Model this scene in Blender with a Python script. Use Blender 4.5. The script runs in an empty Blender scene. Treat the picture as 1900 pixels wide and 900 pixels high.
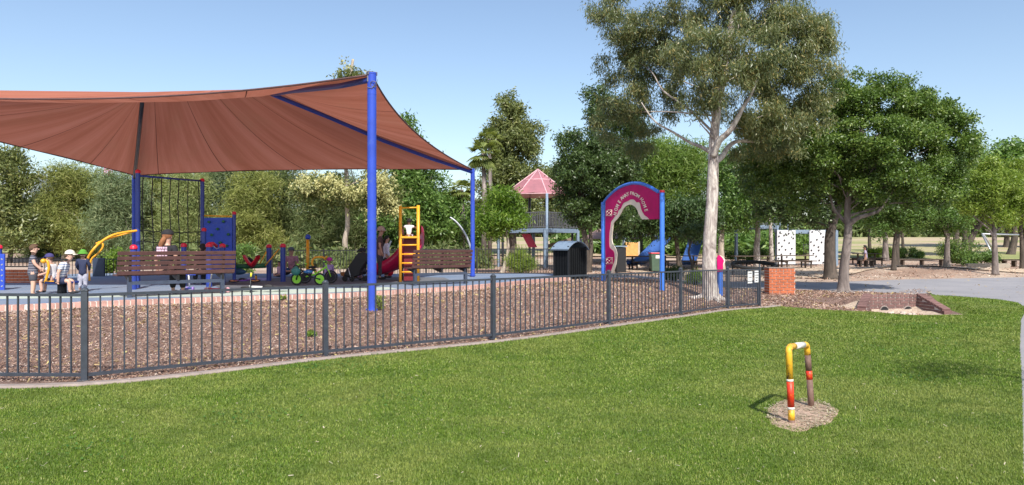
import bpy, bmesh, math, random
import numpy as np
from mathutils import Vector, Matrix
from mathutils.geometry import delaunay_2d_cdt

R = math.radians
scene = bpy.context.scene
COL = scene.collection
rnd = random.Random(7)

# ------------------------------------------------------------------ camera
F = 1300.0                     # focal length in photo pixels (photo 1900 wide)
EYE = 1.55
HZ = 455.0
cam_d = bpy.data.cameras.new('camera')
cam_d.sensor_width = 36.0
cam_d.lens = 36.0 * F / 1900.0
cam_d.shift_y = 5.0 / 1900.0
cam_d.clip_start = 0.05
cam_d.clip_end = 2000.0
cam = bpy.data.objects.new('camera', cam_d)
cam.location = (0, 0, EYE)
cam.rotation_euler = (R(90), 0, 0)
COL.objects.link(cam)
scene.camera = cam

# ------------------------------------------------------------------ world, sun, exposure
SUN_EL = 47.0
sun_dir = Vector((-0.21, 1.0, 0)).normalized()       # horizontal direction in which shadows fall
world = bpy.data.worlds.new('World')
scene.world = world
world.use_nodes = True
wn = world.node_tree.nodes
bg = wn['Background']
sky = wn.new('ShaderNodeTexSky')
sky.sky_type = 'NISHITA'
sky.sun_disc = False
sky.sun_elevation = R(SUN_EL)
sky.sun_rotation = math.atan2(-sun_dir.x, -sun_dir.y)
sky.altitude = 0
sky.air_density = 1.0
sky.dust_density = 1.3
sky.ozone_density = 0.8
world.node_tree.links.new(sky.outputs['Color'], bg.inputs['Color'])
bg.inputs['Strength'].default_value = 0.145

sl = bpy.data.lights.new('sun', 'SUN')
sl.energy = 4.6
sl.angle = R(0.53)
sl.color = (1.0, 0.95, 0.87)
so = bpy.data.objects.new('sun', sl)
dv = Vector((sun_dir.x * math.cos(R(SUN_EL)), sun_dir.y * math.cos(R(SUN_EL)), -math.sin(R(SUN_EL))))
so.rotation_euler = dv.to_track_quat('-Z', 'Y').to_euler()
so.location = (0, -20, 30)
COL.objects.link(so)
scene.view_settings.view_transform = 'Standard'
scene.view_settings.look = 'None'
scene.view_settings.exposure = 0.40
scene.view_settings.gamma = 1.0
scene.cycles.max_bounces = 6
scene.cycles.transparent_max_bounces = 8

# ------------------------------------------------------------------ helpers
def PX(px, d):
    return (px - 950.0) / F * d
def PZ(py, d):
    return EYE + (HZ - py) / F * d
def P(px, py, d):
    return Vector((PX(px, d), d, PZ(py, d)))
def dz(py, z):
    """depth at which height z shows at photo row py"""
    return (EYE - z) * F / (py - HZ)

def smooth(x, a, b):
    t = np.clip((x - a) / (b - a), 0, 1)
    return t * t * (3 - 2 * t)

def H(x, y):
    """height of the terrain"""
    x = np.asarray(x, float); y = np.asarray(y, float)
    t2 = (x + 4.88) * -0.683 + (y - 8) * 0.73
    t = np.minimum(y - 8, t2)
    w = 1 - smooth(x, 5.0, 8.5)
    m = smooth(t, 0.9, 4.4) * 0.285 * w
    base = smooth(y, 20, 46) * 0.26 + smooth(y, 46, 66) * 0.75 + smooth(y, 60, 125) * 1.9
    h = np.maximum(m, base)
    # slight fall of the lawn towards the gate and the drain
    h = h - 0.10 * np.exp(-(((x - 7.6) / 3.0) ** 2 + ((y - 18.3) / 2.6) ** 2))
    inx = smooth(x, 8.7, 9.3) * (1 - smooth(x, 10.95, 11.5))
    h = h - 0.21 * inx * smooth(y, 15.4, 17.8) * (y < 18.78)
    h = h + 0.24 * inx * (1 - smooth(y, 18.8, 21.5)) * (y >= 18.78)
    h = h + 0.18 * smooth(x, 10.98, 11.1) * (1 - smooth(x, 11.2, 14.0)) * smooth(y, 17.2, 18.8) * (1 - smooth(y, 18.8, 22.0))
    # dirt mounds at the right
    h = h + 0.30 * np.exp(-(((x - 21.5) / 3.6) ** 2 + ((y - 37.0) / 2.6) ** 2))
    h = h + 0.16 * np.exp(-(((x - 29) / 4.0) ** 2 + ((y - 36) / 1.8) ** 2))
    return h
def Hs(x, y):
    return float(H(x, y))

class MB:
    def __init__(s):
        s.v = []; s.f = []; s.m = []; s.uv = {}
    def add(s, vs, fs, mi=0):
        o = len(s.v)
        s.v += [tuple(p) for p in vs]
        s.f += [tuple(o + i for i in f) for f in fs]
        s.m += [mi] * len(fs)
        return s
    def box(s, c, size, rz=0, mi=0, M=None):
        hx, hy, hz = size[0] / 2, size[1] / 2, size[2] / 2
        pts = [Vector((x, y, z)) for z in (-hz, hz) for y in (-hy, hy) for x in (-hx, hx)]
        if M is None: M = Matrix.Rotation(rz, 3, 'Z')
        pts = [M @ p + Vector(c) for p in pts]
        return s.add(pts, [(0, 2, 3, 1), (4, 5, 7, 6), (0, 1, 5, 4), (2, 6, 7, 3), (0, 4, 6, 2), (1, 3, 7, 5)], mi)
    def bar(s, a, b, w, h, mi=0, up=(0, 0, 1)):
        """rectangular bar from a to b"""
        a = Vector(a); b = Vector(b); d = (b - a); L = d.length
        if L < 1e-6: return s
        d.normalize(); up = Vector(up)
        if abs(d.dot(up)) > .98: up = Vector((0, 1, 0))
        sx = d.cross(up).normalized(); sz = sx.cross(d).normalized()
        M = Matrix((sx, d, sz)).transposed()
        return s.box((a + b) / 2, (w, L, h), M=M, mi=mi)
    def tube(s, path, rad, n=10, mi=0, caps=True):
        path = [Vector(p) for p in path]
        if not isinstance(rad, (list, tuple)): rad = [rad] * len(path)
        rings = []; ref = None
        for i, p in enumerate(path):
            if i == 0: t = path[1] - p
            elif i == len(path) - 1: t = p - path[i - 1]
            else: t = path[i + 1] - path[i - 1]
            t.normalize()
            if ref is None:
                ref = Vector((1, 0, 0)) if abs(t.x) < .9 else Vector((0, 1, 0))
            u = (ref - t * ref.dot(t))
            if u.length < 1e-5: u = Vector((0, 1, 0)) - t * t.y
            u.normalize(); w = t.cross(u); ref = u
            rings.append([p + (u * math.cos(2 * math.pi * k / n) + w * math.sin(2 * math.pi * k / n)) * rad[i] for k in range(n)])
        vs = [q for r in rings for q in r]
        fs = []
        for i in range(len(path) - 1):
            for k in range(n):
                k2 = (k + 1) % n
                fs.append((i * n + k, i * n + k2, (i + 1) * n + k2, (i + 1) * n + k))
        if caps:
            fs.append(tuple(range(n))[::-1]); fs.append(tuple((len(path) - 1) * n + k for k in range(n)))
        return s.add(vs, fs, mi)
    def sphere(s, c, r, nu=12, nv=8, mi=0, v0=0.0, v1=1.0, M=None):
        if not isinstance(r, (list, tuple)): r = (r, r, r)
        c = Vector(c); vs = []; fs = []
        for j in range(nv + 1):
            th = math.pi * (v0 + (v1 - v0) * j / nv)
            for i in range(nu):
                ph = 2 * math.pi * i / nu
                q = Vector((r[0] * math.sin(th) * math.cos(ph), r[1] * math.sin(th) * math.sin(ph), r[2] * math.cos(th)))
                if M is not None: q = M @ q
                vs.append(c + q)
        for j in range(nv):
            for i in range(nu):
                i2 = (i + 1) % nu
                fs.append((j * nu + i, (j + 1) * nu + i, (j + 1) * nu + i2, j * nu + i2))
        return s.add(vs, fs, mi)
    def torus(s, c, R1, r, axis=(0, 0, 1), n=24, m=8, mi=0, a0=0, a1=2 * math.pi):
        c = Vector(c); ax = Vector(axis).normalized()
        u = ax.orthogonal().normalized(); w = ax.cross(u)
        full = abs(a1 - a0 - 2 * math.pi) < 1e-3
        vs = []; fs = []; nn = n if full else n + 1
        for i in range(nn):
            a = a0 + (a1 - a0) * i / n
            e = u * math.cos(a) + w * math.sin(a)
            for k in range(m):
                b = 2 * math.pi * k / m
                vs.append(c + e * (R1 + r * math.cos(b)) + ax * r * math.sin(b))
        for i in range(n):
            i2 = (i + 1) % nn
            for k in range(m):
                k2 = (k + 1) % m
                fs.append((i * m + k, i2 * m + k, i2 * m + k2, i * m + k2))
        return s.add(vs, fs, mi)
    def prism(s, poly, off, mi=0):
        """extrude a planar 3D outline by the vector off (both end faces triangulated by n-gon)"""
        poly = [Vector(p) for p in poly]; off = Vector(off); n = len(poly)
        vs = poly + [p + off for p in poly]
        fs = [tuple(range(n)), tuple(range(2 * n - 1, n - 1, -1))]
        for i in range(n):
            j = (i + 1) % n
            fs.append((i, i + n, j + n, j))
        return s.add(vs, fs, mi)
    def grid(s, rows, mi=0, closed=False):
        nr = len(rows); nc = len(rows[0])
        vs = [p for r in rows for p in r]; fs = []
        for i in range(nr - 1):
            for j in range(nc - 1):
                fs.append((i * nc + j, i * nc + j + 1, (i + 1) * nc + j + 1, (i + 1) * nc + j))
        return s.add(vs, fs, mi)
    def build(s, name, mat, parent=None, sm=False, loc=(0, 0, 0), world=False, bevel=0):
        me = bpy.data.meshes.new(name)
        vs = s.v
        if world and parent is not None:
            o = Vector((0, 0, 0)); q = parent
            while q is not None: o = o + q.location; q = q.parent
            vs = [(a - o.x, b - o.y, c - o.z) for a, b, c in vs]
        me.from_pydata(vs, [], s.f)
        mats = mat if isinstance(mat, (list, tuple)) else [mat]
        for m in mats: me.materials.append(m)
        if len(mats) > 1: me.polygons.foreach_set('material_index', s.m)
        bm = bmesh.new(); bm.from_mesh(me)
        bmesh.ops.recalc_face_normals(bm, faces=bm.faces)
        bm.to_mesh(me); bm.free()
        if sm: me.polygons.foreach_set('use_smooth', [True] * len(me.polygons))
        me.update()
        ob = bpy.data.objects.new(name, me)
        COL.objects.link(ob)
        ob.location = loc
        if parent is not None: ob.parent = parent
        if sm == 'auto':
            es = ob.modifiers.new('edges', 'EDGE_SPLIT'); es.split_angle = R(38)
        if bevel:
            b = ob.modifiers.new('bevel', 'BEVEL'); b.width = bevel; b.segments = 2; b.limit_method = 'ANGLE'
        return ob

def tag(o, label=None, cat=None, group=None, kind=None):
    if label: o['label'] = label
    if cat: o['category'] = cat
    if group: o['group'] = group
    if kind: o['kind'] = kind
    return o
def thing(name, label, cat, loc=(0, 0, 0), rz=0, group=None):
    o = bpy.data.objects.new(name, None)
    o.empty_display_size = .2
    COL.objects.link(o)
    o.location = loc; o.rotation_euler = (0, 0, rz)
    return tag(o, label, cat, group)
def kids(o):
    return [c for c in bpy.data.objects if c.parent == o]
def copy_tree(o, parent=None):
    c = o.copy(); COL.objects.link(c)
    if parent is not None: c.parent = parent
    for ch in kids(o): copy_tree(ch, c)
    return c

def np_mesh(name, verts, nper, mat, parent=None, loc=(0, 0, 0), attr=None):
    """verts (N*nper,3): N separate polygons with nper corners each"""
    N = len(verts) // nper
    me = bpy.data.meshes.new(name)
    me.vertices.add(len(verts)); me.vertices.foreach_set('co', np.ascontiguousarray(verts, dtype=np.float32).ravel())
    me.loops.add(len(verts)); me.loops.foreach_set('vertex_index', np.arange(len(verts), dtype=np.int32))
    me.polygons.add(N)
    me.polygons.foreach_set('loop_start', np.arange(0, len(verts), nper, dtype=np.int32))
    try: me.polygons.foreach_set('loop_total', np.full(N, nper, dtype=np.int32))
    except Exception: pass
    me.materials.append(mat)
    me.update(calc_edges=True); me.validate()
    ob = bpy.data.objects.new(name, me); COL.objects.link(ob); ob.location = loc
    if parent is not None: ob.parent = parent
    return ob

# ------------------------------------------------------------------ materials
def nmat(name):
    m = bpy.data.materials.new(name); m.use_nodes = True
    nt = m.node_tree; b = nt.nodes['Principled BSDF']
    return m, nt, b
def tcoord(nt, scale=(1, 1, 1), out='Object'):
    tc = nt.nodes.new('ShaderNodeTexCoord'); mp = nt.nodes.new('ShaderNodeMapping')
    mp.inputs['Scale'].default_value = scale
    nt.links.new(tc.outputs[out], mp.inputs['Vector'])
    return mp.outputs['Vector']
def noise(nt, vec, scale, detail=4, rough=.6, dist=0):
    n = nt.nodes.new('ShaderNodeTexNoise')
    n.inputs['Scale'].default_value = scale; n.inputs['Detail'].default_value = detail
    n.inputs['Roughness'].default_value = rough; n.inputs['Distortion'].default_value = dist
    if vec is not None: nt.links.new(vec, n.inputs['Vector'])
    return n.outputs['Fac']
def ramp(nt, fac, stops, interp='LINEAR'):
    r = nt.nodes.new('ShaderNodeValToRGB'); cr = r.color_ramp; cr.interpolation = interp
    while len(cr.elements) < len(stops): cr.elements.new(.5)
    for e, (p, c) in zip(cr.elements, stops):
        e.position = p; e.color = (*c, 1) if len(c) == 3 else c
    nt.links.new(fac, r.inputs['Fac'])
    return r.outputs['Color']
def mix(nt, fac, a, b, mode='MIX'):
    m = nt.nodes.new('ShaderNodeMix'); m.data_type = 'RGBA'; m.blend_type = mode
    def put(s, v):
        if hasattr(v, 'is_output') or isinstance(v, bpy.types.NodeSocket): nt.links.new(v, s)
        elif isinstance(v, (int, float)): s.default_value = v
        else: s.default_value = (*v, 1) if len(v) == 3 else v
    put(m.inputs[0], fac); put(m.inputs[6], a); put(m.inputs[7], b)
    return m.outputs[2]
def bump(nt, b, h, strength=.3, dist=.02):
    n = nt.nodes.new('ShaderNodeBump'); n.inputs['Strength'].default_value = strength; n.inputs['Distance'].default_value = dist
    nt.links.new(h, n.inputs['Height']); nt.links.new(n.outputs['Normal'], b.inputs['Normal'])
def paint(name, col, rough=.45, metal=0, var=.18, scale=6, bmp=0, spec=.5, dirt=None):
    m, nt, b = nmat(name)
    v = tcoord(nt)
    f = noise(nt, v, scale, 6, .65)
    lo = tuple(c * (1 - var) for c in col); hi = tuple(min(1, c * (1 + var)) for c in col)
    c = ramp(nt, f, [(.3, lo), (.7, hi)])
    if dirt:
        f2 = noise(nt, v, scale * 2.3, 8, .7)
        k = ramp(nt, f2, [(.56, (0, 0, 0)), (.72, (1, 1, 1))])
        c = mix(nt, k, c, dirt)
    nt.links.new(c, b.inputs['Base Color'])
    b.inputs['Roughness'].default_value = rough; b.inputs['Metallic'].default_value = metal
    b.inputs['Specular IOR Level'].default_value = spec
    if bmp: bump(nt, b, noise(nt, v, scale * 8, 4), bmp, .01)
    return m

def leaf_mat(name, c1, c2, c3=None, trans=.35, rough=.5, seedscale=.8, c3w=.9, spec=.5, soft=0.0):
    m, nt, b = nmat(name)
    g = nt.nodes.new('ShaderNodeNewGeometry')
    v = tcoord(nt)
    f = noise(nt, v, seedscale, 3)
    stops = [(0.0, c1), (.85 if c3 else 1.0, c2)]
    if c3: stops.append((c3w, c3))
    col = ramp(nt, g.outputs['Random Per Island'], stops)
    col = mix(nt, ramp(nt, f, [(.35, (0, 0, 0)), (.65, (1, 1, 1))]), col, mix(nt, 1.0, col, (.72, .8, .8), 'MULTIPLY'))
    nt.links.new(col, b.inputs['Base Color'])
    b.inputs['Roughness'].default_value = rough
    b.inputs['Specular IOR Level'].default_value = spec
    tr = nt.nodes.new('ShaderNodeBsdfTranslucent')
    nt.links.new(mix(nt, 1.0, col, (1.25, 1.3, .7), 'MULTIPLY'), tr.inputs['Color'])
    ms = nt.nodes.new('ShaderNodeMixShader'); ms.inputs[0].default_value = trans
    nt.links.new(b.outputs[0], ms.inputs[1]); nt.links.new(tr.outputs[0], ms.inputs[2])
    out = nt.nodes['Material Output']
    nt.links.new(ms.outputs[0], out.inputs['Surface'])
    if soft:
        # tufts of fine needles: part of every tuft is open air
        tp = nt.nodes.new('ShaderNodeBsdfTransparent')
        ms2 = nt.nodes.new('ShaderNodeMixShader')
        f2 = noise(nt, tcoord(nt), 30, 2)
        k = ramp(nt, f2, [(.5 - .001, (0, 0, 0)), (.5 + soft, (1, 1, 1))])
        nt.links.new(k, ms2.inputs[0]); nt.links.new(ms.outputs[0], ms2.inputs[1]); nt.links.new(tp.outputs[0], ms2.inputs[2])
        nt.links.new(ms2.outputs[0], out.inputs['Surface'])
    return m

def bark_mat(name, a, b_, c_, sc=3, stretch=.25, bstr=.5):
    m, nt, b = nmat(name)
    v = tcoord(nt, (1, 1, stretch))
    f = noise(nt, v, sc, 8, .65, 1.2)
    col = ramp(nt, f, [(.34, a), (.48, b_), (.62, c_)])
    f2 = noise(nt, tcoord(nt, (1, 1, .12)), sc * 6, 5, .7)
    col = mix(nt, ramp(nt, f2, [(.35, (.55, .55, .55)), (.6, (0, 0, 0))]), col, mix(nt, 1.0, col, (.45, .42, .4), 'MULTIPLY'))
    nt.links.new(col, b.inputs['Base Color']); b.inputs['Roughness'].default_value = .85
    bump(nt, b, f2, bstr, .03)
    return m

M = {}
M['blue'] = paint('blue_paint', (.032, .075, .46), .45, var=.16, scale=2.0, spec=.35, dirt=(.06, .11, .38))
M['blue_dark_and_shaded'] = paint('dark_and_shaded_blue_paint', (.02, .045, .27), .4, var=.12, scale=4)  # canopy shade put into the blue of frame posts; rocker simply dark
M['red_cap'] = paint('red_plastic', (.62, .02, .05), .35, var=.1)
M['yellow'] = paint('yellow_paint', (.78, .36, .02), .4, var=.1, scale=5)
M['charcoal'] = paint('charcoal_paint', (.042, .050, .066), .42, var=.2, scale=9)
M['black_metal'] = paint('black_metal', (.014, .015, .018), .45)
M['steel'] = paint('galvanised_steel', (.45, .47, .5), .4, .6)
M['bluegrey'] = paint('blue_grey_paint', (.20, .27, .36), .5, var=.12)
M['rail_grey'] = paint('grey_balusters', (.12, .125, .14), .6, var=.2)
M['slat'] = paint('brown_slats', (.088, .040, .036), .55, var=.3, scale=7, bmp=.2)
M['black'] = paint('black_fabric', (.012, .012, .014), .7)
M['white'] = paint('white_paint', (.75, .75, .74), .5, var=.06)
M['offwhite_wall'] = paint('white_climbing_wall', (.62, .63, .66), .6, var=.08, scale=3)
M['darkwood'] = paint('weathered_timber', (.085, .06, .045), .75, var=.35, scale=8, bmp=.3)
M['timber'] = paint('grey_timber', (.2, .16, .12), .8, var=.3, scale=8, bmp=.3)
M['concrete'] = paint('concrete', (.27, .22, .195), .9, var=.22, scale=7, bmp=.4)
M['lime'] = paint('lime_plastic', (.30, .72, .04), .4, var=.05)
M['green_dark'] = paint('green_plastic', (.02, .13, .05), .5)
M['red'] = paint('red_plastic_seat', (.62, .012, .03), .35, var=.08)
M['slide_red'] = paint('magenta_red_slide', (.50, .012, .075), .32, var=.1, scale=2)
M['slide_blue'] = paint('blue_slide', (.05, .12, .36), .35, var=.1)
M['rubber'] = paint('black_rubber', (.02, .02, .02), .8)
M['bingreen'] = paint('green_bin_plastic', (.07, .12, .085), .5)
M['rope'] = paint('dark_rope', (.02, .02, .025), .8)
M['orange'] = paint('orange_panel', (.75, .38, .12), .6)
# ------------------------------------------------------------------ ground regions
def in_poly(x, y, poly):
    inside = np.zeros(len(x), bool); n = len(poly)
    for i in range(n):
        x1, y1 = poly[i]; x2, y2 = poly[(i + 1) % n]
        c = ((y1 > y) != (y2 > y))
        xi = (x2 - x1) * (y - y1) / ((y2 - y1) if y2 != y1 else 1e-9) + x1
        inside ^= c & (x < xi)
    return inside
def densify(poly, step):
    out = []
    for i in range(len(poly)):
        a = Vector(poly[i]); b = Vector(poly[(i + 1) % len(poly)])
        n = max(1, int((b - a).length / step))
        for k in range(n): out.append(tuple(a.lerp(b, k / n)))
    return out
def spline(pts, n=6):
    pts = [Vector(p) for p in pts]; out = []
    for i in range(len(pts) - 1):
        p0 = pts[max(0, i - 1)]; p1 = pts[i]; p2 = pts[i + 1]; p3 = pts[min(len(pts) - 1, i + 2)]
        for k in range(n):
            t = k / n
            out.append(.5 * ((2 * p1) + (p2 - p0) * t + (2 * p0 - 5 * p1 + 4 * p2 - p3) * t * t + (3 * p1 - p0 - 3 * p2 + p3) * t ** 3))
    out.append(pts[-1])
    return out
def region(name, poly, mat, off, res, zf=None):
    bd = densify(poly, res)
    xs = [p[0] for p in bd]; ys = [p[1] for p in bd]
    gx, gy = np.meshgrid(np.arange(min(xs), max(xs), res), np.arange(min(ys), max(ys), res))
    gx = gx.ravel() + .13 * res; gy = gy.ravel() + .17 * res
    k = in_poly(gx, gy, bd); gx = gx[k]; gy = gy[k]
    n = len(bd)
    pts = [Vector(p) for p in bd] + [Vector((a, b)) for a, b in zip(gx, gy)]
    vs, _, fs, _, _, _ = delaunay_2d_cdt(pts, [], [list(range(n))], 1, 1e-5)
    f = zf or (lambda x, y: H(x, y))
    co = np.array([(v[0], v[1]) for v in vs]); z = f(co[:, 0], co[:, 1]) + off
    me = bpy.data.meshes.new(name)
    me.from_pydata([(a, b, c) for (a, b), c in zip(co, z)], [], [tuple(q) for q in fs])
    me.materials.append(mat)
    bm = bmesh.new(); bm.from_mesh(me); bmesh.ops.recalc_face_normals(bm, faces=bm.faces)
    if sum(fc.normal.z for fc in bm.faces) < 0: bmesh.ops.reverse_faces(bm, faces=bm.faces)
    bm.to_mesh(me); bm.free()
    me.polygons.foreach_set('use_smooth', [True] * len(me.polygons))
    ob = bpy.data.objects.new(name, me); COL.objects.link(ob)
    tag(ob, kind='structure')
    return ob

# materials of the ground
m, nt, b = nmat('lawn_soil'); v = tcoord(nt)
f1 = noise(nt, v, .55, 5, .65, .6); f2 = noise(nt, v, 45, 5, .75); f3 = noise(nt, v, 5, 5, .7)
c = ramp(nt, f1, [(.3, (.08, .135, .016)), (.5, (.115, .175, .02)), (.68, (.17, .20, .04))])
c = mix(nt, ramp(nt, f2, [(.32, (.75,) * 3), (.62, (0, 0, 0))]), c, (.03, .055, .01))
c = mix(nt, ramp(nt, f3, [(.6, (0, 0, 0)), (.78, (.5,) * 3)]), c, (.17, .16, .06))
nt.links.new(c, b.inputs['Base Color']); b.inputs['Roughness'].default_value = .9
bump(nt, b, f2, .6, .03); M['lawn'] = m

m, nt, b = nmat('grass_blades'); g = nt.nodes.new('ShaderNodeNewGeometry')
c = ramp(nt, g.outputs['Random Per Island'], [(0, (.078, .150, .012)), (.45, (.130, .222, .018)), (.80, (.200, .285, .036)), (.95, (.36, .40, .095)), (1, (.52, .50, .24))])
f1 = noise(nt, tcoord(nt), .42, 6, .7, .8); f3 = noise(nt, tcoord(nt), 1.7, 6, .72)
c = mix(nt, ramp(nt, f1, [(.45, (0, 0, 0)), (.66, (.85,) * 3)]), c, (.28, .31, .075))
c = mix(nt, ramp(nt, f3, [(.36, (.7,) * 3), (.52, (0, 0, 0))]), c, (.085, .15, .014))
nt.links.new(c, b.inputs['Base Color']); b.inputs['Roughness'].default_value = .5
b.inputs['Specular IOR Level'].default_value = .3
tr = nt.nodes.new('ShaderNodeBsdfTranslucent'); nt.links.new(c, tr.inputs['Color'])
ms = nt.nodes.new('ShaderNodeMixShader'); ms.inputs[0].default_value = .3
nt.links.new(b.outputs[0], ms.inputs[1]); nt.links.new(tr.outputs[0], ms.inputs[2])
nt.links.new(ms.outputs[0], nt.nodes['Material Output'].inputs['Surface']); M['blade'] = m

m, nt, b = nmat('mulch_soil'); v = tcoord(nt)
f1 = noise(nt, v, 40, 6, .8, .5); f2 = noise(nt, v, 1.2, 4)
c = ramp(nt, f1, [(.3, (.035, .02, .015)), (.5, (.22, .135, .11)), (.7, (.44, .31, .26))])
c = mix(nt, ramp(nt, f2, [(.4, (0, 0, 0)), (.7, (.5,) * 3)]), c, (.30, .21, .16))
nt.links.new(c, b.inputs['Base Color']); b.inputs['Roughness'].default_value = .95
bump(nt, b, f1, .9, .04); M['mulch'] = m
m, nt, b = nmat('mulch_chips'); g = nt.nodes.new('ShaderNodeNewGeometry')
c = ramp(nt, g.outputs['Random Per Island'], [(0, (.11, .06, .042)), (.35, (.34, .19, .13)), (.7, (.49, .32, .235)), (.92, (.62, .48, .40)), (1, (.74, .64, .54))])
fq = noise(nt, tcoord(nt), 1.1, 6, .75); c = mix(nt, ramp(nt, fq, [(.36, (.65,) * 3), (.56, (0, 0, 0))]), c, mix(nt, 1.0, c, (.48, .42, .38), 'MULTIPLY'))
nt.links.new(c, b.inputs['Base Color']); b.inputs['Roughness'].default_value = .85; M['chips'] = m

m, nt, b = nmat('asphalt'); v = tcoord(nt)
f1 = noise(nt, v, 90, 4, .8); f2 = noise(nt, v, .5, 6, .6, .4); f3 = noise(nt, v, 6, 7, .75)
c = ramp(nt, f2, [(.3, (.24, .235, .255)), (.7, (.33, .315, .325))])
c = mix(nt, ramp(nt, f1, [(.35, (.45,) * 3), (.6, (0, 0, 0))]), c, (.2, .2, .22))
c = mix(nt, ramp(nt, f3, [(.64, (0, 0, 0)), (.8, (.6,) * 3)]), c, (.38, .31, .25))
nt.links.new(c, b.inputs['Base Color']); b.inputs['Roughness'].default_value = .9
bump(nt, b, f1, .35, .01); M['asphalt'] = m

m, nt, b = nmat('dirt'); v = tcoord(nt)
f1 = noise(nt, v, .16, 5, .6, .8); f2 = noise(nt, v, 14, 8, .8); f3 = noise(nt, v, 60, 3, .8)
c = ramp(nt, f1, [(.36, (.30, .19, .14)), (.5, (.47, .345, .265)), (.60, (.58, .47, .37))])
c = mix(nt, ramp(nt, f2, [(.38, (.7,) * 3), (.58, (0, 0, 0))]), c, (.16, .095, .07))
c = mix(nt, ramp(nt, f3, [(.56, (0, 0, 0)), (.72, (.6,) * 3)]), c, (.52, .42, .32))
nt.links.new(c, b.inputs['Base Color']); b.inputs['Roughness'].default_value = .95
bump(nt, b, f2, .7, .05); M['dirt'] = m

m, nt, b = nmat('dry_field_grass'); v = tcoord(nt, (.25, 1, 1))
f1 = noise(nt, v, .14, 6, .6, .6); f2 = noise(nt, tcoord(nt), 3, 6, .7)
c = ramp(nt, f1, [(.36, (.24, .27, .09)), (.46, (.36, .33, .14)), (.56, (.50, .37, .26))])
c = mix(nt, ramp(nt, f2, [(.4, (.35,) * 3), (.6, (0, 0, 0))]), c, (.11, .14, .04))
nt.links.new(c, b.inputs['Base Color']); b.inputs['Roughness'].default_value = .95; M['field'] = m

def softfall(name, a, b2):
    m, nt, b = nmat(name); v = tcoord(nt)
    f1 = noise(nt, v, 130, 2, .5); f2 = noise(nt, v, .8, 5, .6)
    c = ramp(nt, f1, [(.35, a), (.65, b2)])
    c = mix(nt, ramp(nt, f2, [(.35, (0, 0, 0)), (.7, (.35,) * 3)]), c, (.34, .33, .32))
    nt.links.new(c, b.inputs['Base Color']); b.inputs['Roughness'].default_value = .9
    bump(nt, b, f1, .3, .01)
    return m
M['soft_blue'] = softfall('blue_rubber_surface', (.10, .15, .235), (.175, .245, .36))
M['soft_green'] = softfall('pale_green_rubber_surface', (.34, .42, .36), (.52, .60, .52))
M['soft_shaded'] = softfall('shade_toned_rubber', (.06, .07, .09), (.10, .11, .13))  # rubber colour with the shade under the canopy put into it
M['brick'] = paint('edging_bricks', (.47, .27, .225), .85, var=.38, scale=2.3, bmp=.4)
M['brick_orange'] = paint('orange_bricks', (.46, .13, .055), .85, var=.28, scale=3.1, bmp=.3)
M['brick_brown'] = paint('brown_bricks', (.19, .105, .095), .88, var=.35, scale=3.1, bmp=.4)
M['mortar'] = paint('mortar', (.62, .55, .50), .95, var=.2, scale=12)

# base sheet, finer close by
def axis(lims):
    out = []
    for a, b_, s in lims: out += list(np.arange(a, b_, s))
    return np.array(out)
gx = axis([(-260, -60, 20), (-60, -20, 4), (-20, 36, .8), (36, 70, 3), (70, 281, 20)])
gy = axis([(-30, 0, 5), (0, 62, .8), (62, 160, 5), (160, 700, 45)])
XX, YY = np.meshgrid(gx, gy); ZZ = H(XX, YY) - .045
me = bpy.data.meshes.new('ground'); nx = len(gx); ny = len(gy)
me.from_pydata([tuple(p) for p in np.stack([XX.ravel(), YY.ravel(), ZZ.ravel()], 1)], [],
               [(j * nx + i, j * nx + i + 1, (j + 1) * nx + i + 1, (j + 1) * nx + i) for j in range(ny - 1) for i in range(nx - 1)])
me.materials.append(M['dirt']); me.polygons.foreach_set('use_smooth', [True] * len(me.polygons))
go = bpy.data.objects.new('ground', me); COL.objects.link(go); tag(go, kind='structure')

FENCE = [(-10.6, 8.05), (-7.75, 8.02), (-4.88, 8.0), (-2.61, 9.8), (-.31, 11.5), (1.89, 13.7), (3.77, 15.66), (5.45, 17.72), (6.62, 18.75)]
KERB_BACK = [(p[0] + .15, p[1] - .15) for p in FENCE]
KERB_BACK[0] = (-10.6, 7.85); KERB_BACK[1] = (-7.75, 7.82); KERB_BACK[2] = (-4.80, 7.80)
KERB_FRONT = [(p[0] + .075, p[1] - .075) for p in KERB_BACK]
KERB_FRONT[0] = (-10.6, 7.72); KERB_FRONT[1] = (-7.75, 7.70); KERB_FRONT[2] = (-4.75, 7.68)
KERB_BACK.append((7.1, 19.0)); KERB_FRONT.append((7.25, 18.85))
LAWN = [(-16, -3), (3.0, -3), (3.46, 4.74), (5.15, 7.07), (7.9, 10.9), (10.6, 14.6), (12.7, 17.3), (13.6, 18.9), (13.9, 20.0), (13.5, 21.2), (12.9, 21.9),
        (12.2, 21.3), (11.25, 18.9), (11.12, 17.25), (10.6, 16.95), (9.7, 16.65), (8.9, 16.85), (8.1, 17.6), (7.5, 18.45)] + KERB_FRONT[::-1] + [(-16, 7.7)]
lawn = region('lawn', LAWN, M['lawn'], .0, .45)
PLAT_F = [(-17.5, 12.6), (-13.0, 12.9), (-9.87, 13.5), (-8.48, 14.5), (-6.07, 16.0), (-4.42, 16.7), (-3.42, 17.7), (-1.38, 19.9), (.17, 22.6), (.91, 23.8), (1.9, 25.2)]
PF = [tuple(p) for p in spline(PLAT_F, 5)]
PLAT = PF + [(2.4, 26.6), (2.0, 28.3), (-17.5, 28.6)]
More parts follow.
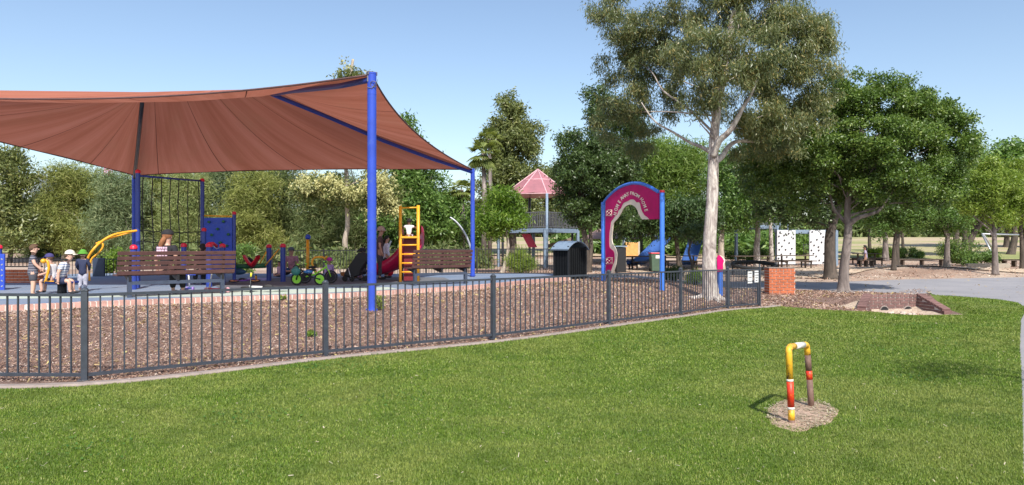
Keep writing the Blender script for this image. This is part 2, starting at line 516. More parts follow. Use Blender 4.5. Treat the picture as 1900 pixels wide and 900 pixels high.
MULCH = [(p[0], p[1]) for p in KERB_BACK[:-1]] + [(7.1, 19.0), (7.5, 18.45), (8.1, 17.6), (8.9, 16.85), (9.7, 16.65), (10.6, 16.95), (11.12, 17.25), (11.25, 18.9), (12.2, 21.3),
         (12.9, 21.9), (11.6, 23.3), (9.0, 24.4), (6.0, 25.0), (4.2, 27.5), (2.8, 27.5), (2.6, 26.6)] + [(x + .0, y + .06) for x, y in PF[::-1]] + [(-17.5, 8.0)]
mulch = region('mulch_bed', MULCH, M['mulch'], .0, .45)
PATH = [(3.0, -3), (3.46, 4.74), (5.15, 7.07), (7.9, 10.9), (10.6, 14.6), (12.7, 17.3), (13.6, 18.9), (13.9, 20.0), (13.5, 21.2), (12.9, 21.9), (11.6, 23.6), (9.2, 24.9), (6.4, 25.8), (2.9, 28.4),
        (3.5, 30.6), (8, 29.0), (12.5, 28.3), (17.0, 30.3), (24, 32.0), (40, 31.5), (40, 20), (20, 12), (8, -3)]
path = region('path', PATH, M['asphalt'], -.02, .6)
field = region('field', [(-120, 62), (-20, 60), (8, 56), (20, 53), (60, 52), (140, 60), (170, 200), (-170, 200)], M['field'], .05, 6)
sand = region('sand_strip', [tuple(p) for p in spline([(13.5, 31), (16, 33.5), (19, 36.5), (22, 36.5), (25, 34.2), (29, 32.6), (34, 33), (34, 36), (28, 36.4), (23, 40), (18, 42.5), (14, 40.5), (8, 39.2), (5, 36), (9, 33.2), (13.5, 31)], 4)][:-1],
              paint('pale_sand', (.50, .385, .28), .95, var=.22, scale=1.5, bmp=.4), .0, .7)

# rubber surfaced play area with its brick edging
pl = MB()
ptop = [(x, y, .40) for x, y in PLAT]
pl.prism([(x, y, .40) for x, y in PLAT], (0, 0, -.42))
po = pl.build('play_surface', M['soft_blue']); tag(po, kind='structure')
gp = [(-13.5, 14.4), (-9.5, 15.3), (-8.3, 15.6)] + [(-6.9, 15.62), (-6.02, 16.2), (-4.45, 16.95), (-3.55, 17.75), (-3.0, 18.4), (-3.4, 19.2), (-4.6, 18.6), (-6.2, 18.0), (-8.2, 17.2), (-9.8, 16.4), (-13.5, 15.5)]
gm = MB(); gm.prism([(x, y, .404) for x, y in gp], (0, 0, -.002)); tag(gm.build('pale_play_surface', M['soft_green']), kind='structure')
gm = MB(); gm.prism([(x, y, .408) for x, y in [(-7.6, 18.3), (-5.6, 19.1), (-3.6, 20.4), (-1.9, 22.3), (-2.4, 24.8), (-4.5, 25.5), (-8, 25.5), (-9, 21)]], (0, 0, -.002)); tag(gm.build('painted_shade_patch', M['soft_shaded']), kind='structure')  # dark sheet that paints the canopy shade onto the blue rubber

eb = MB()
pts = [Vector((x, y, 0)) for x, y in PF]
seg = []; 
for i in range(len(pts) - 1):
    a, b_ = pts[i], pts[i + 1]; L = (b_ - a).length; seg.append(L)
tot = sum(seg); s = 0; pos = []
def at_len(s):
    for i, L in enumerate(seg):
        if s <= L or i == len(seg) - 1:
            t = s / L; a, b_ = pts[i], pts[i + 1]
            return a.lerp(b_, min(t, 1)), (b_ - a).normalized()
        s -= L
rr = random.Random(3)
while s < tot - .1:
    p, d = at_len(s + .05)
    n = Vector((d.y, -d.x, 0))
    if n.y > 0: n = -n
    w = .080; ang = math.atan2(d.y, d.x)
    eb.box(p + n * .115 + Vector((0, 0, .352 + rr.uniform(-.003, .003))), (w, .235, .100), ang, 0)
    s += .1045
for i in range(0, len(pts) - 1):
    d = (pts[i + 1] - pts[i]).normalized(); n = Vector((d.y, -d.x, 0))
    if n.y > 0: n = -n
    c = (pts[i] + pts[i + 1]) / 2 + n * .113
    eb.box((c.x, c.y, .3 - .02), ((pts[i + 1] - pts[i]).length + .03, .219, .238), math.atan2(d.y, d.x), 1)
    c2 = c + n * .015
    eb.box((c2.x, c2.y, .19), ((pts[i + 1] - pts[i]).length + .03, .27, .215), math.atan2(d.y, d.x), 1)
tag(eb.build('brick_edging', [M['brick'], M['mortar']]), 'curved red brick edging on mortar round the blue rubber play area', 'edging')

# concrete kerb along the fence
kb = MB(); nK = len(KERB_BACK)
rows = []
kf = spline([(x, y, 0) for x, y in KERB_FRONT], 6); kk = spline([(x, y, 0) for x, y in KERB_BACK], 6)
for a, b_ in zip(kf, kk):
    za = Hs(a.x, a.y); zb = Hs(b_.x, b_.y); zt = (za + zb) / 2 + .03
    rows.append([(a.x, a.y, za - .1), (a.x, a.y, zt - .02), (a.x * .85 + b_.x * .15, a.y * .85 + b_.y * .15, zt), (b_.x, b_.y, zt), (b_.x, b_.y, zb - .1)])
kb.grid(rows); ko = kb.build('kerb', M['concrete']); tag(ko, kind='structure')

# grass blades and litter
def rand_in(poly, n, rng, bb):
    x = rng.uniform(bb[0], bb[1], n); y = rng.uniform(bb[2], bb[3], n)
    return x, y
def view_ok(x, y, mar=.4):
    return (np.abs(x) < .74 * y + mar) & (y > 3.8)
rng = np.random.default_rng(5)
bx = []; by = []
# density falls with distance
N = 1250000
u = rng.uniform(0, 1, N); y = 4.0 * (22.5 / 4.0) ** u
x = rng.uniform(-.76, .76, N) * y
k = in_poly(x, y, LAWN); x = x[k]; y = y[k]
hoop_c = (2.75, 6.62)
dd = np.hypot((x - 2.66 - .41 * (y - 6.45)) / .31, (y - 6.45) / .56) + .07 * np.sin(7 * np.arctan2(y - 6.45, x - 2.66)) + .05 * np.sin(40 * x) * np.sin(37 * y)
k = rng.random(len(x)) < np.clip((dd - .62) / .55, .04, 1); x = x[k]; y = y[k]
n = len(x); z = H(x, y)
sc = np.clip(y / 7.0, .8, 2.4)
L = rng.uniform(.013, .029, n) * (sc ** .45); W = rng.uniform(.0035, .006, n) * sc
an = rng.uniform(0, 2 * np.pi, n); lean = rng.uniform(.35, 1.4, n)
up = np.cos(lean) * L; out = np.sin(lean) * L
sa = an + np.pi / 2 + rng.normal(0, .5, n)
V = np.zeros((n, 3, 3))
V[:, 0] = np.stack([x - np.cos(sa) * W, y - np.sin(sa) * W, z - .004], 1)
V[:, 1] = np.stack([x + np.cos(sa) * W, y + np.sin(sa) * W, z - .004], 1)
V[:, 2] = np.stack([x + np.cos(an) * out, y + np.sin(an) * out, z + up], 1)
gb = np_mesh('grass', V.reshape(-1, 3), 3, M['blade'])
tag(gb, 'short mown green grass covering the lawn in front of the fence', 'grass', kind='stuff')

def chips(name, poly, n, rng, bb, mat, Lr, Wr, label, cat, zoff=.012, tilt=.35, dens=1.0):
    u = rng.uniform(0, 1, n); y = bb[2] * (bb[3] / bb[2]) ** u; x = rng.uniform(bb[0], bb[1], n)
    x = np.where(rng.random(n) < .85, rng.uniform(-.76, .76, n) * y, x)
    k = in_poly(x, y, poly); x = x[k]; y = y[k]; n = len(x); z = H(x, y) + rng.uniform(0, zoff, n)
    sc = np.clip(y / 12, .8, 1.8)
    L = rng.uniform(*Lr, n) * sc; W = rng.uniform(*Wr, n) * sc; a = rng.uniform(0, 2 * np.pi, n)
    t1 = rng.normal(0, tilt, n); t2 = rng.normal(0, tilt, n)
    d = np.stack([np.cos(a), np.sin(a), t1], 1) * (L / 2)[:, None]; s = np.stack([-np.sin(a), np.cos(a), t2], 1) * (W / 2)[:, None]
    c = np.stack([x, y, z + .008], 1)
    V = np.stack([c - d - s, c + d - s * .6, c + d + s * .7, c - d + s], 1)
    o = np_mesh(name, V.reshape(-1, 3), 4, mat)
    return tag(o, label, cat, kind='stuff')
chips('mulch_chips', MULCH, 300000, rng, (-12, 14, 7.9, 27), M['chips'], (.018, .05), (.005, .013), 'pinkish brown bark chips over the garden bed behind the fence', 'bark chips')
lit = leaf_mat('fallen_leaves', (.34, .24, .12), (.5, .36, .16), (.62, .5, .2), trans=.1, rough=.8)
chips('fallen_leaves', MULCH, 5000, rng, (-12, 14, 7.9, 27), lit, (.05, .10), (.015, .03), 'yellow and tan fallen leaves lying on the bark mulch', 'fallen leaves', .02)
chips('lawn_litter', LAWN, 900, rng, (-12, 14, 4.2, 20), leaf_mat('dry_leaves', (.42, .33, .2), (.6, .52, .4), trans=.1), (.015, .045), (.004, .010), 'pale dry leaves and twigs scattered over the lawn', 'dry leaves', .03)
DIRTP = [(5, 29), (12, 28.3), (17, 30.3), (24, 32), (34, 33), (40, 50), (-2, 50), (0, 29)]
chips('ground_litter', DIRTP, 12000, rng, (0, 36, 28, 50), M['chips'], (.03, .08), (.012, .03), 'brown bark and leaf litter on the dirt among the trees', 'leaf litter', .02)

chips('path_litter', PATH, 700, rng, (3, 26, 17, 31), lit, (.03, .06), (.01, .02), 'tan fallen leaves and bark bits strewn over the grey path', 'leaf litter', .01)

# low broad leaved weeds in loose patches of the lawn
rw = np.random.default_rng(61); pc = rw.uniform([-6, 4.5], [9, 14], (46, 2)); ii = rw.integers(0, 46, 5200)
x = pc[ii, 0] + rw.normal(0, .22, 5200); y = pc[ii, 1] + rw.normal(0, .22, 5200)
k = in_poly(x, y, LAWN); x = x[k]; y = y[k]; n = len(x); a = rw.uniform(0, 6.283, n); L = rw.uniform(.012, .026, n); W = L * .55
d = np.stack([np.cos(a), np.sin(a), rw.uniform(.1, .6, n)], 1) * L[:, None]; s_ = np.stack([-np.sin(a), np.cos(a), rw.normal(0, .2, n)], 1) * W[:, None]; c0 = np.stack([x, y, H(x, y) + .016], 1)
tag(np_mesh('lawn_weeds', np.stack([c0, c0 + d * .5 + s_, c0 + d, c0 + d * .5 - s_], 1).reshape(-1, 3), 4, leaf_mat('weed_leaves', (.05, .13, .02), (.12, .24, .04), trans=.3)), 'low broad leaved weeds growing in loose patches through the lawn', 'weeds', kind='stuff')
# ------------------------------------------------------------------ shade sail
m, nt, b = nmat('shade_cloth')
uvn = nt.nodes.new('ShaderNodeUVMap'); uvn.uv_map = 'cloth'
def uvmap(sc):
    mp = nt.nodes.new('ShaderNodeMapping'); mp.inputs['Scale'].default_value = sc
    nt.links.new(uvn.outputs['UV'], mp.inputs['Vector']); return mp.outputs['Vector']
fa = noise(nt, uvmap((1.3, .10, 1)), 1.0, 6, .7, .3); fb = noise(nt, uvmap((30, .8, 1)), 1.0, 3, .6); fc = noise(nt, uvmap((.4, .4, 1)), 1.0, 4)
c = ramp(nt, fa, [(.34, (.36, .118, .070)), (.5, (.44, .155, .10)), (.66, (.52, .20, .14))])
c = mix(nt, ramp(nt, fb, [(.35, (.2,) * 3), (.65, (0, 0, 0))]), c, (.33, .12, .08))
c = mix(nt, ramp(nt, fc, [(.5, (0, 0, 0)), (.7, (.4,) * 3)]), c, (.38, .17, .10))
sx = nt.nodes.new('ShaderNodeSeparateXYZ'); nt.links.new(uvn.outputs['UV'], sx.inputs[0])
mm = nt.nodes.new('ShaderNodeMath'); mm.operation = 'PINGPONG'; mm.inputs[1].default_value = 1.5; nt.links.new(sx.outputs[0], mm.inputs[0])
c = mix(nt, ramp(nt, mm.outputs[0], [(0, (1, 1, 1)), (.012, (1, 1, 1)), (.02, (0, 0, 0))]), c, (.06, .02, .015))
nt.links.new(c, b.inputs['Base Color']); b.inputs['Roughness'].default_value = .75; b.inputs['Specular IOR Level'].default_value = .2
tr = nt.nodes.new('ShaderNodeBsdfTranslucent'); nt.links.new(c, tr.inputs['Color'])
ms = nt.nodes.new('ShaderNodeMixShader'); ms.inputs[0].default_value = .32
nt.links.new(b.outputs[0], ms.inputs[1]); nt.links.new(tr.outputs[0], ms.inputs[2])
nt.links.new(ms.outputs[0], nt.nodes['Material Output'].inputs['Surface']); M['cloth'] = m
M['cable'] = paint('edge_webbing', (.10, .05, .05), .7)

A = Vector((PX(690, 14.4), 14.4, 5.06)); B_ = Vector((PX(877, 25.5), 25.5, 4.30))
C_ = Vector((PX(249, 27), 27.0, 4.24)); D_ = Vector((-16.5, 15.4, 5.02))
R1 = Vector((-6.95, 20.3, 6.08)); R2 = Vector((-11.07, 21.0, 6.14))
sail = thing('shade_canopy', 'terracotta shade cloth roof stretched over the play area on tall blue posts', 'shade canopy', (A.x, A.y, Hs(A.x, A.y)))
def edge(a, b2, inset, drop, t):
    p = a.lerp(b2, t); k = 4 * t * (1 - t)
    return p + Vector(inset) * k + Vector((0, 0, -drop * k))
edges = {'n': (A, D_, (0, 1.3, 0), .10), 'r': (A, B_, (-.50, 0, 0), 0), 'f': (B_, C_, (0, -1.2, 0), .02), 'l': (C_, D_, (.75, 0, 0), .12)}
def panel(e, top, sag, nu=48, nv=16):
    rows = []; uvs = []
    Lu = (e[0] - e[1]).length
    for i in range(nu + 1):
        u = i / nu
        bt = edge(*e, u); tp = top(u); row = []
        Lv = (tp - bt).length
        for j in range(nv + 1):
            v = j / nv
            p = bt.lerp(tp, v); p.z -= sag * 4 * v * (1 - v) * (min(1, 6 * min(u, 1 - u)) ** .8 if True else 1)
            p.z += .010 * math.sin(u * 23 + 2 * math.sin(v * 4)) * (1 - v)
            row.append(tuple(p)); uvs.append((u * Lu, v * Lv))
        rows.append(row)
    return rows, uvs
fab = bpy.data.meshes.new('fabric'); VV = []; FF = []; UU = []
for e, top, sag in ((edges['n'], lambda u: R1.lerp(R2, u), .20), (edges['f'], lambda u: R1.lerp(R2, u), .26),
                    (edges['r'], lambda u: R1.copy(), .16), (edges['l'], lambda u: R2.copy(), .16)):
    rows, uvs = panel(e, top, sag); o = len(VV); nc = len(rows[0])
    for r in rows: VV += r
    UU += uvs
    for i in range(len(rows) - 1):
        for j in range(nc - 1):
            FF.append((o + i * nc + j, o + i * nc + j + 1, o + (i + 1) * nc + j + 1, o + (i + 1) * nc + j))
so_ = sail.location
fab.from_pydata([(a - so_.x, b2 - so_.y, c2 - so_.z) for a, b2, c2 in VV], [], FF)
ul = fab.uv_layers.new(name='cloth')
for lp in fab.loops: ul.data[lp.index].uv = UU[lp.vertex_index]
fab.materials.append(M['cloth']); fab.polygons.foreach_set('use_smooth', [True] * len(fab.polygons)); fab.update()
fo = bpy.data.objects.new('fabric', fab); COL.objects.link(fo); fo.parent = sail
eh = MB()
for e in edges.values(): eh.tube([edge(*e, i / 30) for i in range(31)], .022, 6)
eh.build('edge_cable', M['cable'], sail, True, world=True)
def post(p, zt, r, parent, z0):
    mb = MB(); mb.tube([(p.x, p.y, z0), (p.x, p.y, zt)], r, 24)
    mb.tube([(p.x, p.y, zt), (p.x, p.y, zt + .03)], r * 1.05, 20); mb.tube([(p.x, p.y, zt - .42), (p.x, p.y, zt - .40)], r * 1.03, 20); mb.tube([(p.x, p.y, z0 + .08), (p.x, p.y, z0 + .125)], r * 1.35, 20)
    o = mb.build('post', M['blue'], parent, 'auto', world=True)
    return o
pA = post(A, A.z, .0925, sail, Hs(A.x, A.y) - .1); pB = post(B_, B_.z, .078, sail, .36); post(C_, C_.z, .078, sail, .36); post(D_, D_.z, .083, sail, 0)
fm = MB(); fm.box((A.x, A.y, A.z + .015), (.20, .10, .07), .6); fm.box((A.x - .07, A.y - .06, A.z - .10), (.03, .02, .12)); fm.torus((A.x + .05, A.y - .10, A.z - .22), .06, .008, (0, 1, .3))
fm.tube([(A.x - .08, A.y - .09, A.z - .28), (A.x + .02, A.y - .1, A.z - .31), (A.x + .09, A.y - .07, A.z - .2)], .008, 6)
fm.build('corner_fitting', paint('dull_steel', (.16, .15, .17), .5, .5), sail, world=True)
for p, q, mt in ((A, R1, 'blue_dark_and_shaded'), (B_, R1, 'blue'), (C_, R2, 'charcoal'), (D_, R2, 'blue_dark_and_shaded')):
    a = p + Vector((0, 0, -.10)); q2 = q + Vector((0, 0, -.16))
    mid = a.lerp(q2, .5) + Vector((0, 0, -.02 if p is A else -.10))
    MB().tube([a, a.lerp(mid, .5) + Vector((0, 0, -.03)), mid, mid.lerp(q2, .5) + Vector((0, 0, .02)), q2], .062, 14).build('rafter', M[mt], sail, True, world=True)
MB().tube([R1 + Vector((0, 0, -.12)), R2 + Vector((0, 0, -.12))], .06, 12).build('ridge_beam', M['blue_dark_and_shaded'], sail, True, world=True)

# ------------------------------------------------------------------ front fence
fence = thing('picket_fence', 'low charcoal metal picket fence running between the lawn and the bark bed', 'fence', (0, 0, 0))
fz = [0.0, -.005, 0.0, -.01, .01, .00, -.01, -.05, -.085]
fz = [.02, .015, .0, -.005, .01, .0, -.015, -.055, -.085]
for i, (x, y) in enumerate(FENCE):
    a = math.atan2(FENCE[min(i + 1, 8)][1] - FENCE[max(i - 1, 0)][1], FENCE[min(i + 1, 8)][0] - FENCE[max(i - 1, 0)][0])
    if i == 8: continue
    mb = MB().box((x, y, fz[i] + .52 - .03), (.066, .066, 1.10), a)
    mb.sphere((x, y, fz[i] + 1.04), (.04, .04, .03), 12, 4, v1=.5); mb.box((x, y, fz[i] + 1.033), (.074, .074, .018), a)
    mb.box((x, y, fz[i] + .012), (.13, .13, .012), a)
    o = mb.build('post', M['charcoal'], fence, bevel=.003)
def fence_panel(a, b2, za, zb, hgt, name, parent, mat, inset=.033, sp=.124, top=.04, pick=.0165, bot=.07):
    a = Vector((a[0], a[1], za)); b2 = Vector((b2[0], b2[1], zb)); d = (b2 - a).normalized()
    a2 = a + d * inset; b3 = b2 - d * inset; L = (b3 - a2).length
    mb = MB()
    mb.bar(a2 + Vector((0, 0, hgt - top / 2)), b3 + Vector((0, 0, hgt - top / 2)), top, top * .8)
    mb.bar(a2 + Vector((0, 0, bot)), b3 + Vector((0, 0, bot)), top, top * .9)
    n = max(2, round(L / sp))
    for k in range(1, n):
        p = a2 + (b3 - a2) * (k / n)
        mb.box((p.x, p.y, p.z + (hgt - top * .9 + bot + top * .45) / 2), (pick, pick, hgt - bot - top * 1.25), math.atan2(d.y, d.x))
    return mb.build(name, mat, parent)
for i in range(7):
    fence_panel(FENCE[i], FENCE[i + 1], fz[i], fz[i + 1], 1.0, 'panel', fence, M['charcoal'])
# gate with two notices
gx0, gy0 = FENCE[7]; gx1, gy1 = FENCE[8]
gate = fence_panel(FENCE[7], FENCE[8], fz[7], fz[8], 1.0, 'gate', fence, M['charcoal'], inset=.05, sp=.075)
gd = Vector((gx1 - gx0, gy1 - gy0, 0)).normalized(); gn = Vector((gd.y, -gd.x, 0)); gL = (Vector((gx1, gy1, 0)) - Vector((gx0, gy0, 0))).length
MB().box((gx1, gy1, fz[8] + .5), (.06, .06, 1.08), math.atan2(gd.y, gd.x)).tube([(gx1, gy1, fz[8] + 1.04), (gx1, gy1, fz[8] + 1.13)], .02, 10).build('post', M['charcoal'], fence, bevel=.003)
MB().bar((gx0, gy0, fz[7] + .52), (gx0 + gd.x * .06, gy0 + gd.y * .06, fz[7] + .52), .05, .93).build('gate_stile', M['charcoal'], gate, world=True); MB().bar((gx1 - gd.x * .1, gy1 - gd.y * .1, fz[8] + .52), (gx1 - gd.x * .06, gy1 - gd.y * .06, fz[8] + .52), .04, .93).build('gate_stile', M['charcoal'], gate, world=True)
M['ink'] = paint('dark_ink', (.03, .03, .04), .7)
def text_mesh(s, size, mats, name, parent, Mx, align='CENTER', ext=.001, bold=0):
    cu = bpy.data.curves.new(name, 'FONT'); cu.body = s; cu.size = size; cu.align_x = align; cu.align_y = 'CENTER'; cu.extrude = ext; cu.resolution_u = 2; cu.offset = bold
    ob = bpy.data.objects.new(name, cu); COL.objects.link(ob)
    dg = bpy.context.evaluated_depsgraph_get(); me = bpy.data.meshes.new_from_object(ob.evaluated_get(dg))
    bpy.data.objects.remove(ob)
    me.materials.clear(); me.materials.append(mats); me.transform(Mx)
    return me
def join_meshes(name, mes, mat, parent):
    bm = bmesh.new()
    for q in mes: bm.from_mesh(q)
    me = bpy.data.meshes.new(name); bm.to_mesh(me); bm.free()
    me.materials.append(mat)
    ob = bpy.data.objects.new(name, me); COL.objects.link(ob)
    if parent is not None: ob.parent = parent
    return ob
for t, lines, zc in ((.665, ['PLEASE', 'CLOSE', 'THE GATE'], .78), (.875, ['CHILDREN', 'PLAYING', 'PLEASE', 'SHUT'], .80)):
    c = Vector((gx0, gy0, 0)).lerp(Vector((gx1, gy1, 0)), t) + gn * .026; c.z = fz[7] + (fz[8] - fz[7]) * t + zc
    w = .22 if t < .8 else .19; h = .31
    sg = MB().bar(c - gd * w / 2, c + gd * w / 2, .006, h).build('notice', M['white'], gate, world=True)
    mes = []
    rot = Matrix((gd, Vector((0, 0, 1)), gn)).transposed().to_4x4()
    for k, ln in enumerate(lines):
        pp = c + gn * .0045 + Vector((0, 0, h * (.34 - .68 * k / (len(lines) - 1))))
        mes.append(text_mesh(ln, .052 if len(lines) == 3 else .042, M['ink'], 't', None, Matrix.Translation(pp) @ rot, bold=.001))
    join_meshes('notice_lettering', mes, M['ink'], sg)
o = None

# ------------------------------------------------------------------ hoop in the lawn
m, nt, b = nmat('worn_hoop_paint'); v = tcoord(nt)
f = noise(nt, v, 19, 8, .8); k = ramp(nt, f, [(.53, (0, 0, 0)), (.57, (1, 1, 1))])
nt.links.new(mix(nt, k, (.80, .44, .03), (.13, .07, .05)), b.inputs['Base Color']); b.inputs['Roughness'].default_value = .45; M['hoop_y'] = m
m, nt, b = nmat('worn_rust'); v = tcoord(nt)
f = noise(nt, v, 20, 6, .75); nt.links.new(ramp(nt, f, [(.3, (.10, .055, .04)), (.7, (.22, .13, .10))]), b.inputs['Base Color']); b.inputs['Roughness'].default_value = .7; M['hoop_rust'] = m
M['hoop_red'] = paint('hoop_red', (.62, .035, .01), .45, dirt=(.6, .25, .03)); M['hoop_white'] = paint('hoop_white', (.72, .70, .64), .5, dirt=(.3, .1, .08))
d1 = 6.1; d2 = 6.72
h1 = Vector((PX(1469, d1), d1, 0)); h2 = Vector((PX(1506, d2), d2, 0))
t1 = Vector((PX(1463, 6.1), 6.1, PZ(644, 6.1))); t2 = Vector((PX(1497, 6.72), 6.72, PZ(639, 6.72)))
hoop = thing('hoop_barrier', 'short worn yellow pipe hoop with red and white bands standing in the lawn', 'hoop', (h1.x, h1.y, Hs(h1.x, h1.y)))
def ptz(a, b2, k): return Vector(a).lerp(Vector(b2), k)
rr_ = .0285
c1 = ptz(t1, h1, .07); c1b = ptz(t1, t2, .12); c2b = ptz(t1, t2, .88); c2 = ptz(t2, h2, .07)
arc1 = [c1.lerp(t1, k * 2).lerp(t1.lerp(c1b, k * 2), k) if False else (c1 * (1 - k) ** 2 + t1 * 2 * k * (1 - k) + c1b * k ** 2) for k in [i / 6 for i in range(7)]]
arc2 = [(c2b * (1 - k) ** 2 + t2 * 2 * k * (1 - k) + c2 * k ** 2) for k in [i / 6 for i in range(7)]]
hb = Vector((0, 0, -.05))
a30, a31, a60, a63 = ptz(t1, h1, .42), ptz(t1, h1, .44), ptz(t1, h1, .77), ptz(t1, h1, .80)
MB().tube([h1 + hb, ptz(t1, h1, .955)], rr_, 18).build('leg', M['hoop_rust'], hoop, True, world=True)
MB().tube([ptz(t1, h1, .955), ptz(t1, h1, .82)], rr_, 18).build('leg', M['hoop_y'], hoop, True, world=True)
for ka, kb_ in ((.82, .785), (.45, .42)): MB().tube([ptz(t1, h1, ka), ptz(t1, h1, kb_)], rr_ + .0006, 18).build('white_band', M['hoop_white'], hoop, True, world=True)
for pa, pb_ in ((ptz(t1, h1, .785), ptz(t1, h1, .45)), (ptz(t2, h2, .56), ptz(t2, h2, .42))): MB().tube([pa, pb_], rr_ + .0004, 18).build('red_band', M['hoop_red'], hoop, True, world=True)
for pth in ([ptz(t1, h1, .42)] + arc1 + [ptz(t1, t2, .3)], [ptz(t1, t2, .8)] + arc2 + [ptz(t2, h2, .17)]): MB().tube(pth, rr_, 18).build('bend', M['hoop_y'], hoop, True, world=True)
MB().tube([ptz(t1, t2, .3), ptz(t1, t2, .8)], rr_, 18).build('worn_rail', M['hoop_white'], hoop, True, world=True)
for pa, pb_ in ((ptz(t2, h2, .17), ptz(t2, h2, .42)), (ptz(t2, h2, .56), h2 + hb)): MB().tube([pa, pb_], rr_, 18).build('leg', M['hoop_rust'], hoop, True, world=True)
# bare patch
mb = MB(); cx, cy = 2.66, 6.45; rows = []
for r in (0, .2, .4, .6, .8, 1.0, 1.12):
    row = []
    for i in range(41):
        a = 2 * math.pi * i / 40; k = 1 + .09 * math.sin(3 * a + 1) + .05 * math.sin(7 * a)
        x = cx + r * .31 * k * math.cos(a) + .41 * r * .56 * k * math.sin(a); y = cy + r * .56 * k * math.sin(a)
        row.append((x, y, Hs(x, y) + (.013 * (1 - r) + .004 if r <= 1.05 else -.012)))
    rows.append(row)
mb.grid(rows)
m, nt, b = nmat('bare_soil'); v = tcoord(nt)
f = noise(nt, v, 30, 8, .8); f2 = noise(nt, v, 5, 5)
c = ramp(nt, f, [(.33, (.28, .18, .12)), (.5, (.50, .35, .26)), (.68, (.66, .50, .38))])
c = mix(nt, ramp(nt, f2, [(.5, (0, 0, 0)), (.66, (.5,) * 3)]), c, (.2, .16, .09))
nt.links.new(c, b.inputs['Base Color']); b.inputs['Roughness'].default_value = .95; bump(nt, b, f, .8, .03)
po = mb.build('bare_patch', m, sm=True); tag(po, kind='structure')
rngp = np.random.default_rng(77); n = 700
aa = rngp.uniform(0, 6.28, n); r = np.sqrt(rngp.uniform(0, 1.1, n)); x = cx + r * .31 * np.cos(aa) + .41 * .56 * r * np.sin(aa); y = cy + r * .56 * np.sin(aa)
L = rngp.uniform(.012, .06, n); W = rngp.uniform(.002, .006, n); an = rngp.uniform(0, 6.28, n)
d = np.stack([np.cos(an), np.sin(an), rngp.normal(0, .2, n)], 1) * L[:, None] / 2; s = np.stack([-np.sin(an), np.cos(an), 0 * an], 1) * W[:, None]
c_ = np.stack([x, y, H(x, y) + .018], 1)
tag(np_mesh('straw', np.stack([c_ - d - s, c_ + d - s, c_ + d + s, c_ - d + s], 1).reshape(-1, 3), 4, leaf_mat('straw', (.3, .2, .12), (.6, .5, .36), trans=.1)), 'dry straw scattered on the bare earth round the hoop', 'straw', kind='stuff')

# ------------------------------------------------------------------ brick work helpers
def bricks(mb, a, b2, z0, z1, th, rng, bl=.235, bh=.072, j=.018, header_top=True, top_fn=None):
    """wall of single bricks from a to b2 (2D), thickness th, outer bricks slightly proud of the mortar"""
    a = Vector((a[0], a[1], 0)); b2 = Vector((b2[0], b2[1], 0)); d = (b2 - a).normalized(); L = (b2 - a).length; ang = math.atan2(d.y, d.x)
    n = max(1, round((z1 - z0) / (bh + j))); bh2 = (z1 - z0) / n - j
    for r in range(n):
        z = z0 + r * (bh2 + j) + bh2 / 2 + j / 2
        if header_top and r == n - 1:
            s = 0; step = bl / 2
        else:
            s = -bl / 2 * (r % 2); step = bl
        while s < L - .01:
            s0 = max(s, 0); s1 = min(s + step - j, L)
            if s1 - s0 > .02:
                zt = z + bh2 / 2
                if top_fn:
                    lim = top_fn((s0 + s1) / 2)
                    if zt > lim + .02: s += step; continue
                c = a + d * (s0 + s1) / 2
                mb.box((c.x, c.y, z), (s1 - s0, th, bh2), ang, 0)
            s += step
rr = random.Random(11)
pierx0, pierx1, piery = PX(1427, 22.2), PX(1475.5, 22.2), 22.2
pz = Hs((pierx0 + pierx1) / 2, 22.2) - .05
pier = thing('brick_pier', 'squat orange brick pier with a pale capping beside the gate', 'brick pier', ((pierx0 + pierx1) / 2, 22.4, pz))
mb = MB(); ztop = PZ(498, 22.2)
bricks(mb, (pierx0, piery + .2), (pierx1, piery + .2), pz, ztop, .42, rr)
bricks(mb, (pierx0 - .15, piery + .16), (pierx0 - .15 + .001, piery + .62), pz, ztop, .10, rr) if False else None
mb.box(((pierx0 + pierx1) / 2, piery + .22, (pz + ztop) / 2 - .004), (pierx1 - pierx0 - .005, .415, ztop - pz - .006), 0, 1)
mb.build('body', [M['brick_orange'], M['mortar']], pier, world=True)
MB().box(((pierx0 + pierx1) / 2, piery + .21, ztop + .012), (pierx1 - pierx0 + .01, .45, .022)).build('capping', M['concrete'], pier, world=True, bevel=.004)

